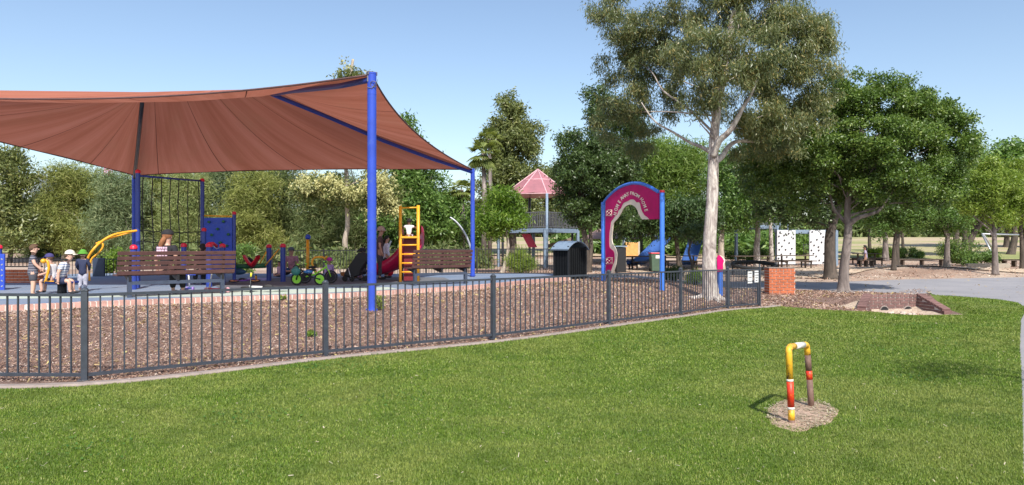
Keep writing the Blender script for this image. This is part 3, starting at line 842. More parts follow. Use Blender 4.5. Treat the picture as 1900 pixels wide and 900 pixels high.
# drain headwall
hw = thing('drain_headwall', 'low brown brick drain headwall with two pipe mouths at the lawn edge', 'drain wall', (10.2, 18.75, -.2))
mb = MB(); zf, zt = -.27, PZ(546.5, 18.7)
bricks(mb, (9.54, 18.80), (10.86, 18.80), zf, zt, .22, rr)
mb.box((10.2, 18.81, (zf + zt) / 2 - .004), (1.31, .20, zt - zf - .012), 0, 1)
mb.build('back_wall', [M['brick_brown'], M['mortar']], hw, world=True)
for (a, b2, ze) in (((10.90, 18.72), (10.98, 17.65), -.10), ((9.50, 18.72), (8.95, 17.95), -.06)):
    mb = MB(); a = Vector((*a, 0)); b2 = Vector((*b2, 0)); L = (b2 - a).length
    fn = lambda s, L=L, ze=ze: zt + (ze - zt) * s / L
    bricks(mb, a, b2, zf, zt, .20, rr, header_top=False, top_fn=lambda s: fn(s) - .04)
    d = (b2 - a).normalized(); s = .05; ang = math.atan2(d.y, d.x); slope = math.atan2(zt - ze, L)
    while s < L:
        c = a + d * s; Mx = Matrix.Rotation(ang, 3, 'Z') @ Matrix.Rotation(slope, 3, 'Y')
        mb.box((c.x, c.y, fn(s) + .0), (.098, .21, .06), M=Mx); s += .115
    n = Vector((d.y, -d.x, 0)) * .085
    b3 = b2 - d * .06; mb.prism([(a - n) + Vector((0, 0, zf)), (b3 - n) + Vector((0, 0, zf)), (b3 - n) + Vector((0, 0, ze - .04)), (a - n) + Vector((0, 0, zt - .03))], n * 2, 1); mb.box((b2.x - d.x * .03, b2.y - d.y * .03, (zf + ze) / 2 - .01), (.075, .20, ze - zf), ang, 0)
    mb.build('wing_wall', [M['brick_brown'], M['mortar']], hw, world=True)
for px in (1640, 1684):
    x = PX(px, 18.68)
    o = MB().torus((x, 18.66, zf + .09), .105, .018, (0, 1, 0), 20, 6).build('pipe_rim', M['concrete'], hw, True, world=True)
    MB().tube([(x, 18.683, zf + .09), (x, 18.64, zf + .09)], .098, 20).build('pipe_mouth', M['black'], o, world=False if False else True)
# stones below the headwall
rs = random.Random(5); stone_proto = []
m_st = paint('pale_stone', (.50, .42, .36), .9, var=.25, scale=4, bmp=.4)
for k in range(26):
    x = rs.uniform(9.3, 10.9); y = rs.uniform(18.0, 18.6); s = rs.uniform(.03, .085)
    mb = MB(); mb.sphere((0, 0, 0), (s, s * rs.uniform(.6, 1), s * .6), 8, 5)
    mb.v = [(a * rs.uniform(.85, 1.15), b2 * rs.uniform(.85, 1.15), c2 * rs.uniform(.85, 1.1)) for a, b2, c2 in mb.v]
    o = mb.build('stone', m_st, None, True, (x, y, Hs(x, y) + s * .3)); tag(o, 'small pale stone lying at the foot of the brick drain wall', 'stone', 'stones at the foot of the drain wall')

# ------------------------------------------------------------------ benches
def make_bench(L, over, label, loc, rz, recl=.10):
    t = thing('slatted_bench', label, 'bench', loc, rz, 'slatted benches with their backs to the fence')
    leg_mat = paint('bench_leg', (.045, .06, .095), .5)
    for sx in (-1, 1):
        mb = MB(); mb.box((sx * L / 2, .16, .21), (.085, .085, .50)); mb.build('leg', leg_mat, t)
    MB().box((0, .16, .315), (L + .09, .07, .075)).build('beam', leg_mat, t)
    for x in (-L / 2, 0, L / 2):
        mb = MB()
        mb.prism([(x - .025, .02 + .13 * 0, 1.0), (x - .025, .06, 1.0), (x - .025, .17, .50), (x - .025, .58, .48), (x - .025, .58, .44), (x - .025, .2, .36), (x - .025, .10, .36), (x - .025, .09, .5)], (.05, 0, 0))
        mb.build('bracket', M['black_metal'], t)
    bk = MB(); W_ = L + over
    for k in range(5):
        z = .972 - k * .108; y = -.015 + .024 * k
        bk.box((0, y, z), (W_, .032, .082), M=Matrix.Rotation(.18, 3, 'X'))
    bk.build('backrest', M['slat'], t, bevel=.004)
    st = MB()
    for k in range(4): st.box((0, .18 + k * .118, .49), (W_, .10, .032))
    st.build('seat', M['slat'], t, bevel=.004)
    return t
la, lb = Vector((PX(242, 15.25), 15.25, .40)), Vector((PX(417, 16.5), 16.5, .40))
c = (la + lb) / 2; b1 = make_bench((lb - la).length - .02, .52, 'long brown slatted bench seen from behind with a woman in a black cap', c, math.atan2(lb.y - la.y, lb.x - la.x))
la, lb = Vector((PX(775, 19.8), 19.8, .40)), Vector((PX(869, 20.8), 20.8, .40))
c = (la + lb) / 2; b2 = make_bench((lb - la).length, .28, 'empty brown slatted bench beside the yellow slide ladder', c, math.atan2(lb.y - la.y, lb.x - la.x))

# ------------------------------------------------------------------ climbing frame with net and wall
def cap_post(x, y, z0, z1, r, parent, blue='blue_dark_and_shaded'):
    o = MB().tube([(x, y, z0), (x, y, z1)], r, 20).build('post', M[blue], parent, 'auto', world=True)
    MB().sphere((x, y, z1), (r * 1.18, r * 1.18, r * .9), 16, 6, v1=.5).tube([(x, y, z1 - .05), (x, y, z1)], r * 1.18, 16).build('cap', M['red_cap'], o, True, world=True)
    return o
n1 = Vector((PX(256, 18.9), 18.9, .4)); n2 = Vector((PX(375.5, 21.3), 21.3, .4)); n3 = Vector((PX(434.5, 21.3), 21.3, .4))
cf = thing('rope_climber', 'tall blue climbing frame with a hanging rope net and a blue wall with holds', 'climbing frame', n1)
z1_, z2_ = PZ(318, 18.9), PZ(334, 21.3)
cap_post(n1.x, n1.y, .38, z1_, .058, cf); cap_post(n2.x, n2.y, .38, z2_, .058, cf); cap_post(n3.x, n3.y, .38, PZ(395, 21.3), .052, cf)
ta = Vector((n1.x, n1.y, PZ(326, 18.9))); tb = Vector((n2.x, n2.y, PZ(336, 21.3)))
MB().tube([ta, tb], .028, 10).build('top_bar', M['blue_dark_and_shaded'], cf, True, world=True)
nb = MB(); rn = random.Random(4)
xs = [.07, .21, .34, .475, .61, .755, .93]
for i, t in enumerate(xs):
    p = ta.lerp(tb, t); q = Vector((p.x, p.y, .8)); j1 = rn.uniform(-.03, .03)
    nb.tube([p, p.lerp(q, .3) + Vector((j1, j1, 0)), p.lerp(q, .6) + Vector((-j1 * .5, 0, 0)), q], .015, 6)
    nb.sphere(p, .03, 8, 6)
for z in (1.98, 1.68, 1.35, 1.02):
    pth = []
    for i in range(25):
        t = i / 24; p = ta.lerp(tb, t); pth.append(Vector((p.x, p.y, z - .03 * abs(math.sin(t * math.pi * 7)) - .05 * math.sin(t * 3.1))))
    nb.tube(pth, .013, 6)
nb.build('rope_net', M['rope'], cf, True, world=True)
zpt, zpb = PZ(404, 21.3), .72
MB().box(((n2.x + n3.x) / 2, n2.y, (zpt + zpb) / 2), (n3.x - n2.x - .11, .05, zpt - zpb)).build('climbing_wall', M['blue'], cf, world=True)
MB().tube([(n2.x, n2.y, PZ(400, 21.3)), (n3.x, n3.y, PZ(402, 21.3))], .022, 10).build('hand_bar', M['yellow'], cf, True, world=True)
for (px, py) in ((388, 412), (415, 411), (404, 425), (393, 436), (424, 435), (409, 450), (391, 458), (421, 456)):
    p = P(px, py, 21.25)
    MB().sphere((p.x, p.y - .02, p.z), (.05, .035, .04), 10, 6).build('hold', M['green_dark'], cf, True, world=True)
for px, py0, dd_, r in ((341, 455, 19.6, .072), (378.5, 426, 20.6, .06), (413, 456, 20.2, .075), (388, 455, 19.4, .08)):
    cap_post(PX(px, dd_), dd_, .38, PZ(py0, dd_), r, cf)
cap_post(PX(248, 18.2), 18.2, .38, PZ(459, 18.2), .08, cf)
MB().tube([P(388, 452, 19.4), P(396, 452, 19.6), P(402, 457, 19.8)], .045, 10).build('red_handle', M['red_cap'], cf, True, world=True)
MB().tube([P(394, 455, 19.6), P(402, 462, 19.7), P(413, 457, 20.1)], .014, 6).build('chain', M['steel'], cf, True, world=True)
# arched yellow climber
ya = thing('arched_climber', 'yellow bent tube climber arching down from the blue post towards the children', 'climbing arch', (PX(165, 17.8), 17.8, .4))
def dpath(pts): return spline([P(*p) for p in pts], 6)
MB().tube(dpath([(254, 428, 18.6), (232, 431, 18.4), (210, 436, 18.2), (190, 447, 18), (174, 462, 17.8), (163, 480, 17.8), (158, 505, 17.7), (157, 521, 17.7)]), .030, 10).tube(dpath([(254, 428, 18.6), (232, 434, 18.5), (212, 440, 18.3), (195, 445, 18.1), (178, 452, 17.9)]), .022, 10).build('main_tube', M['yellow'], ya, True, world=True)
MB().tube(dpath([(183, 449, 18.0), (190, 452, 18.0), (190, 460, 18.0), (181, 471, 18), (170, 481, 18), (166, 500, 18), (166, 521, 17.9)]), .024, 10).build('loop_tube', M['yellow'], ya, True, world=True)
# blue play panel at the frame edge
pp = thing('activity_board', 'blue play panel with a red capped post at the left end', 'play panel', (PX(-14, 18), 18, .4))
cap_post(PX(-1, 18.1), 18.1, .38, PZ(458, 18.1), .06, pp)
pnl = MB().box((PX(-28, 18), 18, (.4 + PZ(471, 18)) / 2), ((37 + 37) / F * 18, .04, PZ(471, 18) - .4)).build('panel', M['blue'], pp, world=True)
mk = MB()
for k in range(6):
    p = P(3.5, 481 + k * 10, 17.975); mk.box(p, (.05, .006, .03), M=Matrix.Rotation(.6 * (-1) ** k, 3, 'Y'))
mk.build('marks', M['steel'], pnl, world=True)

# hanging beam between posts, red saddle seats
hb_ = thing('balance_beam', 'green balance beam with a red saddle seat slung between blue posts on yellow bars', 'balance beam', (PX(499, 22.6), 22.6, .4))
cap_post(PX(499, 22.6), 22.6, .38, PZ(457, 22.6), .078, hb_); cap_post(PX(525, 22.0), 22.0, .38, PZ(456, 22.0), .08, hb_)
MB().tube([P(497, 463, 22.6), P(482, 489, 22.4)], .022, 8).build('bar', M['yellow'], hb_, True, world=True)
MB().tube([P(518, 462, 22.2), P(492, 493, 22.2)], .022, 8).build('bar', M['yellow'], hb_, True, world=True)
MB().tube([P(434, 458, 21.6), P(438, 490, 21.9)], .022, 8).build('bar', M['yellow'], hb_, True, world=True)
MB().tube([P(432, 495, 22), P(445, 494, 22), P(470, 494, 22.2), P(493, 493, 22.3)], .075, 12).build('beam', M['green_dark'], hb_, True, world=True)
def saddle(px, py, w, parent):
    rows = []
    for i in range(13):
        t = -1 + 2 * i / 12
        x = PX(px, 22.05) + t * w; z = PZ(py, 22) + .26 * abs(t) ** 1.7 * w / .22
        rows.append([(x, 22.05 - .14, z - .02), (x, 22.0 - .15, z + .05), (x, 22.05 + .1, z + .06), (x, 22.2, z - .03), (x, 22.05, z - .09), (x, 22.05 - .14, z - .02)])
    MB().grid(rows).build('saddle', M['red'], parent, True, world=True)
saddle(467, 492, .22, hb_)
# pole with blue ball and looped bar
bp = thing('ball_pole', 'yellow pole topped with a blue ball behind the balance bike', 'play pole', (PX(571, 24), 24, .4))
MB().tube([(PX(571, 24), 24, .38), (PX(571, 24), 24, PZ(444, 24))], .055, 14).build('pole', M['yellow'], bp, True, world=True)
MB().sphere(P(571.5, 440, 24), .095, 16, 10).build('ball', M['blue'], bp, True, world=True)
MB().torus(P(571, 459, 24), .14, .008, (0, 0, 1), 16, 5).build('ring', M['yellow'], bp, True, world=True)
lb_ = thing('looped_handrail', 'hooked yellow tube handrail curling over beside the pushchair', 'handrail', (PX(592, 21.5), 21.5, .4))
MB().tube(dpath([(592, 525, 21.5), (590, 512, 21.5), (584, 500, 21.5), (579, 488, 21.5), (583, 479, 21.5), (592, 477, 21.5), (600, 478, 21.5), (604, 482, 21.5)]), .032, 10).tube(dpath([(600, 478, 21.5), (604, 480, 21.4), (606, 476, 21.3)]), .03, 10).build('rail', M['yellow'], lb_, True, world=True)

# seesaw the children sit on
ss = thing('rocking_seat', 'low blue rocking platform with a curved yellow handle carrying the seated children', 'rocker', (PX(112, 16.6), 16.6, .4))
mb = MB(); x0, x1 = PX(84, 16.6), PX(146, 16.9)
mb.box(((x0 + x1) / 2, 16.75, .665), (x1 - x0, .34, .05)); mb.build('seat', M['blue_dark_and_shaded'], ss, world=True, bevel=.01)
MB().box(((x0 + x1) / 2, 16.56, .70), (x1 - x0 + .02, .03, .02)).build('rim', M['yellow'], ss, world=True)
MB().tube([((x0 + x1) / 2, 16.75, .38), ((x0 + x1) / 2, 16.75, .655)], .10, 16).build('spring_base', M['black'], ss, True, world=True)
MB().tube(dpath([(84, 524, 16.75), (88, 510, 16.75), (90.5, 498, 16.75), (89, 487, 16.75), (84, 483, 16.75), (79, 484, 16.75)]), .030, 10).sphere(P(80.5, 484.5, 16.7), .06).build('handle', M['yellow'], ss, True, world=True)

# slide with ladder
sd = 21.2; xl, xr = PX(743, sd), PX(776, sd)
sl_ = thing('slide', 'curved magenta slide with a yellow ladder and a toddler at the top', 'slide', ((xl + xr) / 2, sd, .4))
for x, py in ((xl, 381), (xr, 380)):
    MB().tube([(x, sd, .38), (x, sd, PZ(py + 1, sd))], .048, 12).build('ladder_rail', M['yellow'], sl_, True, world=True)
MB().tube([(xl, sd, PZ(386, sd)), (xr, sd, PZ(385, sd))], .022, 8).build('top_bar', M['yellow'], sl_, True, world=True)
for py in (455, 472, 488.5, 505):
    MB().tube([(xl, sd, PZ(py, sd)), (xr, sd, PZ(py - .5, sd))], .027, 8).build('rung', M['yellow'], sl_, True, world=True)
zpl = PZ(440, sd)
MB().box(((xl + xr) / 2, sd + .12, zpl), (xr - xl - .02, .34, .06)).build('step_plate', M['yellow'], sl_, world=True)
# trough: starts at the top plate heading away, bends to the left and comes down
path_ = []
xm = (xl + xr) / 2
cpts = spline([(xm, sd + .25, 1.86), (xm, sd + .8, 1.74), (xm - .08, sd + 1.35, 1.42), (xm - .42, sd + 1.9, 1.08), (xm - .85, sd + 2.25, .80), (xm - 1.35, sd + 2.45, .64), (xm - 1.6, sd + 2.5, .62)], 4)
for i in range(len(cpts)):
    a_ = cpts[max(0, i - 1)]; b_2 = cpts[min(len(cpts) - 1, i + 1)]; hd = (b_2 - a_); hd.z = 0; hd.normalize()
    path_.append((Vector((cpts[i].x, cpts[i].y, 0)), hd, cpts[i].z))
rows = []
for p, hd, z in path_:
    s = Vector((hd.y, -hd.x, 0)); row = []
    for (o_, h_) in ((-.30, .30), (-.285, .10), (-.22, .0), (0, -.04), (.22, .0), (.285, .10), (.30, .30)):
        q = p + s * o_; row.append((q.x, q.y, z + h_))
    row2 = []
    for (o_, h_) in ((.335, .30), (.33, .06), (.25, -.07), (0, -.10), (-.25, -.07), (-.33, .06), (-.335, .30)):
        q = p + s * o_; row2.append((q.x, q.y, z + h_))
    rows.append(row + row2 + [row[0]])
MB().grid(rows).build('chute', M['slide_red'], sl_, True, world=True)
MB().box(((xl + xr) / 2, sd + .36, (.42 + zpl) / 2), (xr - xl - .10, .03, zpl - .5)).build('slide_underside', paint('dark_red_underside', (.16, .01, .02), .5), sl_, world=True)  # flat panel standing for the dark underside of the slide
MB().torus(((xr) - .02, sd + .45, PZ(446, sd)), .26, .03, (1, 0, 0), 20, 8, a0=0, a1=2 * math.pi).build('side_guard', M['slide_red'], sl_, True, world=True)
for t in (.55, .98):
    p, hd, z = path_[int(t * 24)]
    MB().tube([(p.x, p.y, .38), (p.x, p.y, z - .08)], .03, 8).build('leg', M['black_metal'], sl_, True, world=True)

# curved steel poles
def cpole(pts, label):
    t = thing('curved_pole', label, 'pole', (P(*pts[0]).x, pts[0][2], .3))
    MB().tube(dpath(pts), [.055 - .025 * i / (6 * (len(pts) - 1)) for i in range(6 * (len(pts) - 1) + 1)], 12).build('pole', M['steel'], t, True, world=True)
cpole([(879, 503, 27.5), (877.5, 480, 27.5), (874, 462, 27.5), (867, 442, 27.5), (857, 424, 27.5), (846, 411, 27.5), (835, 403, 27.5)], 'tall bent galvanised pole curving over behind the slatted bench by the slide')
cpole([(716, 500, 26.5), (717, 480, 26.5), (719, 465, 26.5), (723, 453, 26.5), (726, 447, 26.5)], 'short bent galvanised pole behind the standing man')
# ------------------------------------------------------------------ entrance arch sign
M['magenta'] = paint('magenta_sign', (.52, .004, .13), .55, spec=.2, var=.12, scale=2)
M['cream'] = paint('cream_sign', (.80, .69, .56), .55, var=.08)
M['sign_blue'] = paint('sign_blue', (.05, .18, .66), .35, var=.12, scale=4)
aL = Vector((PX(1119.5, 24.8), 24.8, 0)); aR = Vector((PX(1228.5, 21.1), 21.1, 0))
def onp(px, py, L=aL, Rr=aR, off=0.0):
    u = (Rr - L); k = (px - 950.0) / F
    s = (k * L.y - L.x) / (u.x - k * u.y)
    d = L.y + s * u.y
    p = Vector((k * d, d, PZ(py, d)))
    n = Vector((u.y, -u.x, 0)).normalized()
    if n.y > 0: n = -n
    return p + n * off
un = (aR - aL).normalized(); nn_ = Vector((un.y, -un.x, 0)).normalized()
if nn_.y > 0: nn_ = -nn_
arch = thing('arch_sign', 'magenta archway sign reading home away from home between two bright blue posts', 'arch sign', ((aL.x + aR.x) / 2, (aL.y + aR.y) / 2, Hs((aL.x + aR.x) / 2, (aL.y + aR.y) / 2)))
MB().tube([(aL.x, aL.y, Hs(aL.x, aL.y) - .2), (aL.x, aL.y, PZ(375, aL.y))], .078, 18).build('post', M['sign_blue'], arch, 'auto', world=True)
o = MB().tube([(aR.x, aR.y, Hs(aR.x, aR.y) - .2), (aR.x, aR.y, PZ(357, aR.y))], .074, 18).build('post', M['sign_blue'], arch, 'auto', world=True)
MB().tube([(aR.x, aR.y, PZ(357.5, aR.y)), (aR.x, aR.y, PZ(353, aR.y))], .078, 18).build('cap', M['red_cap'], o, True, world=True)
outer = [(1125, 509), (1124.5, 480), (1124, 450), (1124, 420), (1124.5, 374), (1129, 368), (1134, 363), (1146, 353), (1160, 346), (1175, 342.5), (1190, 343.5), (1205, 349), (1215, 354), (1223, 359), (1223.5, 406.5)]
co = [(1205.7, 407), (1202, 403), (1197.5, 400), (1194, 395), (1191.7, 390.7), (1189.5, 383), (1188, 377), (1185, 375.2), (1182, 375.5), (1178, 371), (1174, 370), (1170, 370.3), (1166, 373), (1161, 375), (1156.7, 378), (1153, 386), (1148, 391), (1146, 397.7), (1141, 402), (1138, 407), (1134.5, 411.7), (1133, 423), (1131.5, 432.7), (1131, 446.7), (1131.4, 455), (1133, 460.7), (1137, 464), (1140, 467.7), (1141, 477), (1140.5, 484), (1138, 491), (1135.5, 499), (1132, 509)]
ci = [(1192, 407), (1187, 400), (1184.5, 394), (1182, 388), (1179, 384), (1175, 381), (1171, 379.8), (1167, 380), (1163, 381.5), (1159, 385), (1156, 389), (1153, 395), (1150, 400), (1147, 404.7), (1142, 410), (1139, 414), (1137.7, 420), (1137, 428), (1136, 436), (1135.7, 442), (1136.3, 448), (1138, 453.7), (1141.5, 459), (1144, 465), (1145.2, 472), (1144.8, 479), (1144, 486), (1142.7, 493), (1140.5, 500), (1137.5, 509)]
def sm2(pts): return [tuple(p) for p in spline([(a, b2, 0) for a, b2 in pts], 3)]
co2 = sm2(co); ci2 = sm2(ci)
pan = MB().prism([onp(a, b2, off=.02) for a, b2 in outer] + [onp(p[0], p[1], off=.02) for p in co2], -nn_ * .04).build('panel', M['magenta'], arch, world=True)
MB().prism([onp(p[0], p[1], off=.012) for p in co2] + [onp(p[0], p[1], off=.012) for p in ci2[::-1]], -nn_ * .024).build('cream_border', M['cream'], arch, world=True)
MB().tube([onp(a, b2) for a, b2 in spline([(1120.5, 379, 0), (1122, 374, 0), (1128, 366.5, 0), (1134, 360.5, 0), (1146, 350.5, 0), (1160, 343.5, 0), (1175, 340, 0), (1190, 341, 0), (1205, 346.5, 0), (1222, 356.5, 0)], 4) for a, b2 in [(a, b2)]] if False else [onp(p.x, p.y) for p in spline([(1120.5, 379, 0), (1122, 374, 0), (1128, 366.5, 0), (1134, 360.5, 0), (1146, 350.5, 0), (1160, 343.5, 0), (1175, 340, 0), (1190, 341, 0), (1205, 346.5, 0), (1222, 356.5, 0)], 4)], .055, 12).build('arch_tube', M['sign_blue'], arch, True, world=True)
L_ = [('H', 262, 585, 72), ('O', 279, 508, 66), ('M', 302, 447, 60), ('E', 336, 376, 52), ('A', 380, 315, 42), ('W', 414, 288, 38), ('A', 450, 264, 32), ('Y', 484, 238, 22), ('F', 538, 224, -2), ('R', 578, 232, -10), ('O', 622, 249, -20), ('M', 664, 276, -30), ('H', 727, 332, -48), ('O', 753, 390, -60), ('M', 780, 450, -66), ('E', 804, 520, -72)]
mes = []
for ch, cx, cy, an in L_:
    me = text_mesh(ch, 8.4, M['cream'], 't', None, Matrix.Identity(4), ext=.05, bold=.22)
    ca, sa = math.cos(R(an)), math.sin(R(an)); px0 = 1115 + cx / 9.472; py0 = 335 + cy / 9.472
    for v in me.vertices:
        x, y, z = v.co; x *= .92
        v.co = onp(px0 + x * ca - y * sa, py0 - (x * sa + y * ca), off=.0235 + (.002 if z > 0 else 0)) - arch.location
    mes.append(me)
lt = join_meshes('lettering', mes, M['cream'], None); lt.parent = pan
for cx, cy, w in ((1131.3, 395.3, 10.5), (1132, 484, 11.5)):
    mb = MB()
    def q(px, py, r=.5):
        p = onp(px, py, off=.024); return p
    cs = [(cx - w / 2, cy - w / 2 + .8), (cx - w / 6, cy - w / 2), (cx + w / 2, cy - w / 2 - .5), (cx + w / 2 - .6, cy), (cx + w / 2, cy + w / 2), (cx, cy + w / 2 - .4), (cx - w / 2, cy + w / 2), (cx - w / 2 + .5, cy)]
    mb.tube([q(*c) for c in cs] + [q(*cs[0])], .009, 5)
    for dx, dy in ((-.28, -.25), (.28, -.28), (0, 0), (-.28, .25), (.28, .25)):
        mb.sphere(q(cx + dx * w, cy + dy * w), (.032, .032, .018), 8, 5)
    mb.build('dice_mark', M['cream'], pan, True, world=True)

# second small sign on a blue post right of the gum
s2 = thing('side_sign', 'small magenta sign on a short blue post just right of the gum trunk', 'sign', (PX(1336, 21.3), 21.3, .1))
MB().tube([(PX(1336, 21.3), 21.3, 0), (PX(1336, 21.3), 21.3, PZ(497, 21.3))], .072, 16).build('post', M['sign_blue'], s2, 'auto', world=True)
sp_ = [(1331, 497), (1330.5, 478), (1333, 473), (1337, 475), (1341, 479), (1343.5, 484), (1342, 489), (1341.5, 503), (1331, 504)]
pn = MB().prism([P(a, b2, 21.2) for a, b2 in sp_], (0, .04, 0)).build('panel', M['magenta'], s2, world=True)
MB().prism([P(a, b2, 21.23) for a, b2 in [(1335, 473), (1341, 476), (1345, 481), (1345.5, 486), (1343, 490), (1342, 496), (1341, 489), (1343, 484), (1340, 479)]], (0, .03, 0)).build('cream_border', M['cream'], s2, world=True)

# ------------------------------------------------------------------ bin enclosure
bx_, by_ = PX(1055, 25.6), 25.6
bz = Hs(bx_, by_ + .5)
be = thing('bin_enclosure', 'dark slatted bin enclosure with a curved blue grey roof left of the arch', 'bin enclosure', (bx_, by_ + .6, bz))
u1 = Vector((PX(1028, 26.3) - bx_, .62, 0)); u2 = Vector((PX(1086.5, 26.2) - bx_, .52, 0))
cn = Vector((bx_, by_, 0)); pts = [cn, cn + u2, cn + u1 + u2, cn + u1]
zt = PZ(459, by_)
MB().prism([p + Vector((0, 0, bz - .1)) for p in pts], (0, 0, zt - bz + .1)).build('body', paint('near_black', (.005, .006, .007), .8, spec=.1), be, world=True)
gb_ = MB()
for a, b2 in ((pts[0], pts[1]), (pts[3], pts[0])):
    n_ = 9
    for k in range(1, n_):
        p = a.lerp(b2, k / n_); nd = Vector(((b2 - a).y, -(b2 - a).x, 0)).normalized()
        gb_.box((p.x + nd.x * .004, p.y + nd.y * .004, (zt + bz) / 2), (.012, .012, zt - bz - .06), math.atan2((b2 - a).y, (b2 - a).x))
gb_.build('slats', M['black_metal'], be, world=True)
for p in pts:
    MB().box((p.x, p.y, (zt + .05 + bz) / 2), (.06, .06, zt + .05 - bz), math.atan2(u2.y, u2.x)).build('post', M['black_metal'], be, world=True)
rows = []
for i in range(13):
    t = -.12 + 1.24 * i / 12; zz = PZ(457, by_) + .20 * (1 - (2 * t - 1) ** 2)
    a = cn + u2 * t; b2 = a + u1
    a = a - u1 * .1; b2 = b2 + u1 * .1
    rows.append([(a.x, a.y, zz), (b2.x, b2.y, zz), (b2.x, b2.y, zz - .035), (a.x, a.y, zz - .035), (a.x, a.y, zz)])
MB().grid(rows).build('roof', M['bluegrey'], be, 'auto', world=True)

# ------------------------------------------------------------------ towers, decks
def railing(mb, a, b2, z0, z1, sp=.13, w=.035):
    a = Vector(a); b2 = Vector(b2); L = (b2 - a).length; n = max(2, int(L / sp)); ang = math.atan2(b2.y - a.y, b2.x - a.x)
    mb.bar((a.x, a.y, z1), (b2.x, b2.y, z1), .05, .05); mb.bar((a.x, a.y, z0 + .08), (b2.x, b2.y, z0 + .08), .05, .05)
    for k in range(n + 1):
        p = a.lerp(b2, k / n); mb.box((p.x, p.y, (z0 + z1) / 2 + .04), (w, w, z1 - z0 - .08), ang)
def deck(root, cs, z, rail_sides, posts=True, rail_h=.95, beam='bluegrey', zb=None, ph=None):
    MB().prism([(x, y, z) for x, y in cs], (0, 0, -.06)).build('floor', M['timber'], root, world=True)
    n = len(cs)
    mb = MB()
    for i in range(n):
        a = Vector((*cs[i], z - .10)); b2 = Vector((*cs[(i + 1) % n], z - .10)); mb.bar(a, b2, .09, .24)
    mb.build('beams', M[beam], root, world=True)
    rb = MB()
    for i in rail_sides: railing(rb, (*cs[i], 0), (*cs[(i + 1) % n], 0), z + .02, z + rail_h)
    if rail_sides: rb.build('railing', M['rail_grey'], root, world=True)
    if posts:
        for x, y in cs: MB().box((x, y, (Hs(x, y) - .1 + (ph or z)) / 2), (.15, .15, (ph or z) - Hs(x, y) + .1), .4).build('post', M[beam], root, world=True)
tc = [(PX(1011, 40), 40), (PX(1072, 42.3), 42.3), (PX(990, 45), 45), (PX(925, 42.3), 42.3)]
tw = thing('play_tower', 'raised play tower with grey railings under a pink pointed cloth roof', 'play tower', (1.6, 42.4, Hs(1.6, 42.4)))
zd = PZ(424, 40)
deck(tw, tc, zd, (0, 2, 3, 1))
ac = Vector((PX(998, 42), 42, PZ(314, 42)))
ze = PZ(360, 40.6)
mpk = leaf_mat('pink_cloth', (.56, .23, .28), (.60, .26, .31), trans=.4, rough=.7)
ep = [Vector((ac.x + 2.15 * math.cos(R(a)), ac.y + 2.0 * math.sin(R(a)), ze)) for a in range(-78, 282, 45)]
mb = MB(); n = len(ep)
for i in range(n):
    a, b2 = ep[i], ep[(i + 1) % n]; md = (a + b2) / 2 + Vector((0, 0, .07))
    mid = [ac.lerp(a, .42), ac.lerp(md, .42) + Vector((0, 0, -.03)), ac.lerp(b2, .42)]
    mb.add([ac, *mid, a, md, b2], [(0, 1, 2), (0, 2, 3), (1, 4, 5, 2), (2, 5, 6, 3)])
mb.build('roof', mpk, tw, world=True)
rb = MB()
for i in range(n):
    rb.tube([ac, ep[i]], .035, 6); rb.tube([ac.lerp(ep[i], .42), ac.lerp(ep[(i + 1) % n], .42)], .03, 6); rb.tube([ep[i], ep[(i + 1) % n]], .03, 6)
rb.build('roof_frame', paint('pale_pink_frame', (.66, .40, .43), .5), tw, True, world=True)
for k in (0, 2, 4, 6):
    MB().tube([(ep[k].x, ep[k].y, Hs(ep[k].x, ep[k].y) - .1), (ep[k].x, ep[k].y, ze)], .075, 10).build('roof_post', M['bluegrey'] if k == 0 else M['charcoal'], tw, True, world=True)
for (pl_, w_) in (([(968, 434), (984, 434), (997, 459), (981, 459)], .9),):
    MB().prism([P(a, b2, 41.6) for a, b2 in pl_], (0, w_, 0)).build('red_slide', M['slide_red'], tw, world=True)
MB().prism([P(1012, 455, 44), P(1062, 440, 44), P(1062, 446, 44), P(1012, 462, 44)], (0, .1, 0)).build('ramp', M['timber'], tw, world=True)

wk = thing('raised_walkway', 'long blue grey raised walkway behind the arch with blue slides', 'walkway', (PX(1220, 44), 44, Hs(9, 44)))
wc = [(PX(1158, 43), 43), (PX(1312, 44), 44), (PX(1312, 46.4), 46.4), (PX(1158, 45.4), 45.4)]
deck(wk, wc, PZ(433, 43.5), (0, 2), rail_h=.9)
def slide2(pts, w, d0, d1, label_mat, parent):
    rows = []
    for i, (px, py) in enumerate(pts):
        t = i / (len(pts) - 1); d = d0 + (d1 - d0) * t; p = P(px, py, d)
        rows.append([(p.x - w, p.y, p.z + .16), (p.x - w * .8, p.y, p.z), (p.x + w * .8, p.y, p.z), (p.x + w, p.y, p.z + .16), (p.x + w * 1.06, p.y, p.z + .16), (p.x + w * .85, p.y, p.z - .07), (p.x - w * .85, p.y, p.z - .07), (p.x - w * 1.06, p.y, p.z + .16), (p.x - w, p.y, p.z + .16)])
    return MB().grid(rows).build('slide_chute', label_mat, parent, True, world=True)
slide2([(1238, 437), (1228, 450), (1210, 468), (1196, 482), (1184, 488), (1176, 489)], .42, 42.6, 38, M['slide_blue'], wk)
slide2([(1292, 444), (1289, 456), (1284, 472), (1280, 484), (1278, 489)], .42, 43.6, 40, M['slide_blue'], wk)
ob_ = thing('orange_play_board', 'pale orange play board standing under the walkway seen through the arch', 'play board', (PX(1172, 43.6), 43.6, Hs(8, 43.6)))
MB().box((PX(1172, 42.8), 42.8, (PZ(450, 42.8) + PZ(476, 42.8)) / 2), (.80, .06, PZ(450, 42.8) - PZ(476, 42.8))).build('board', M['orange'], ob_, world=True, bevel=.02)
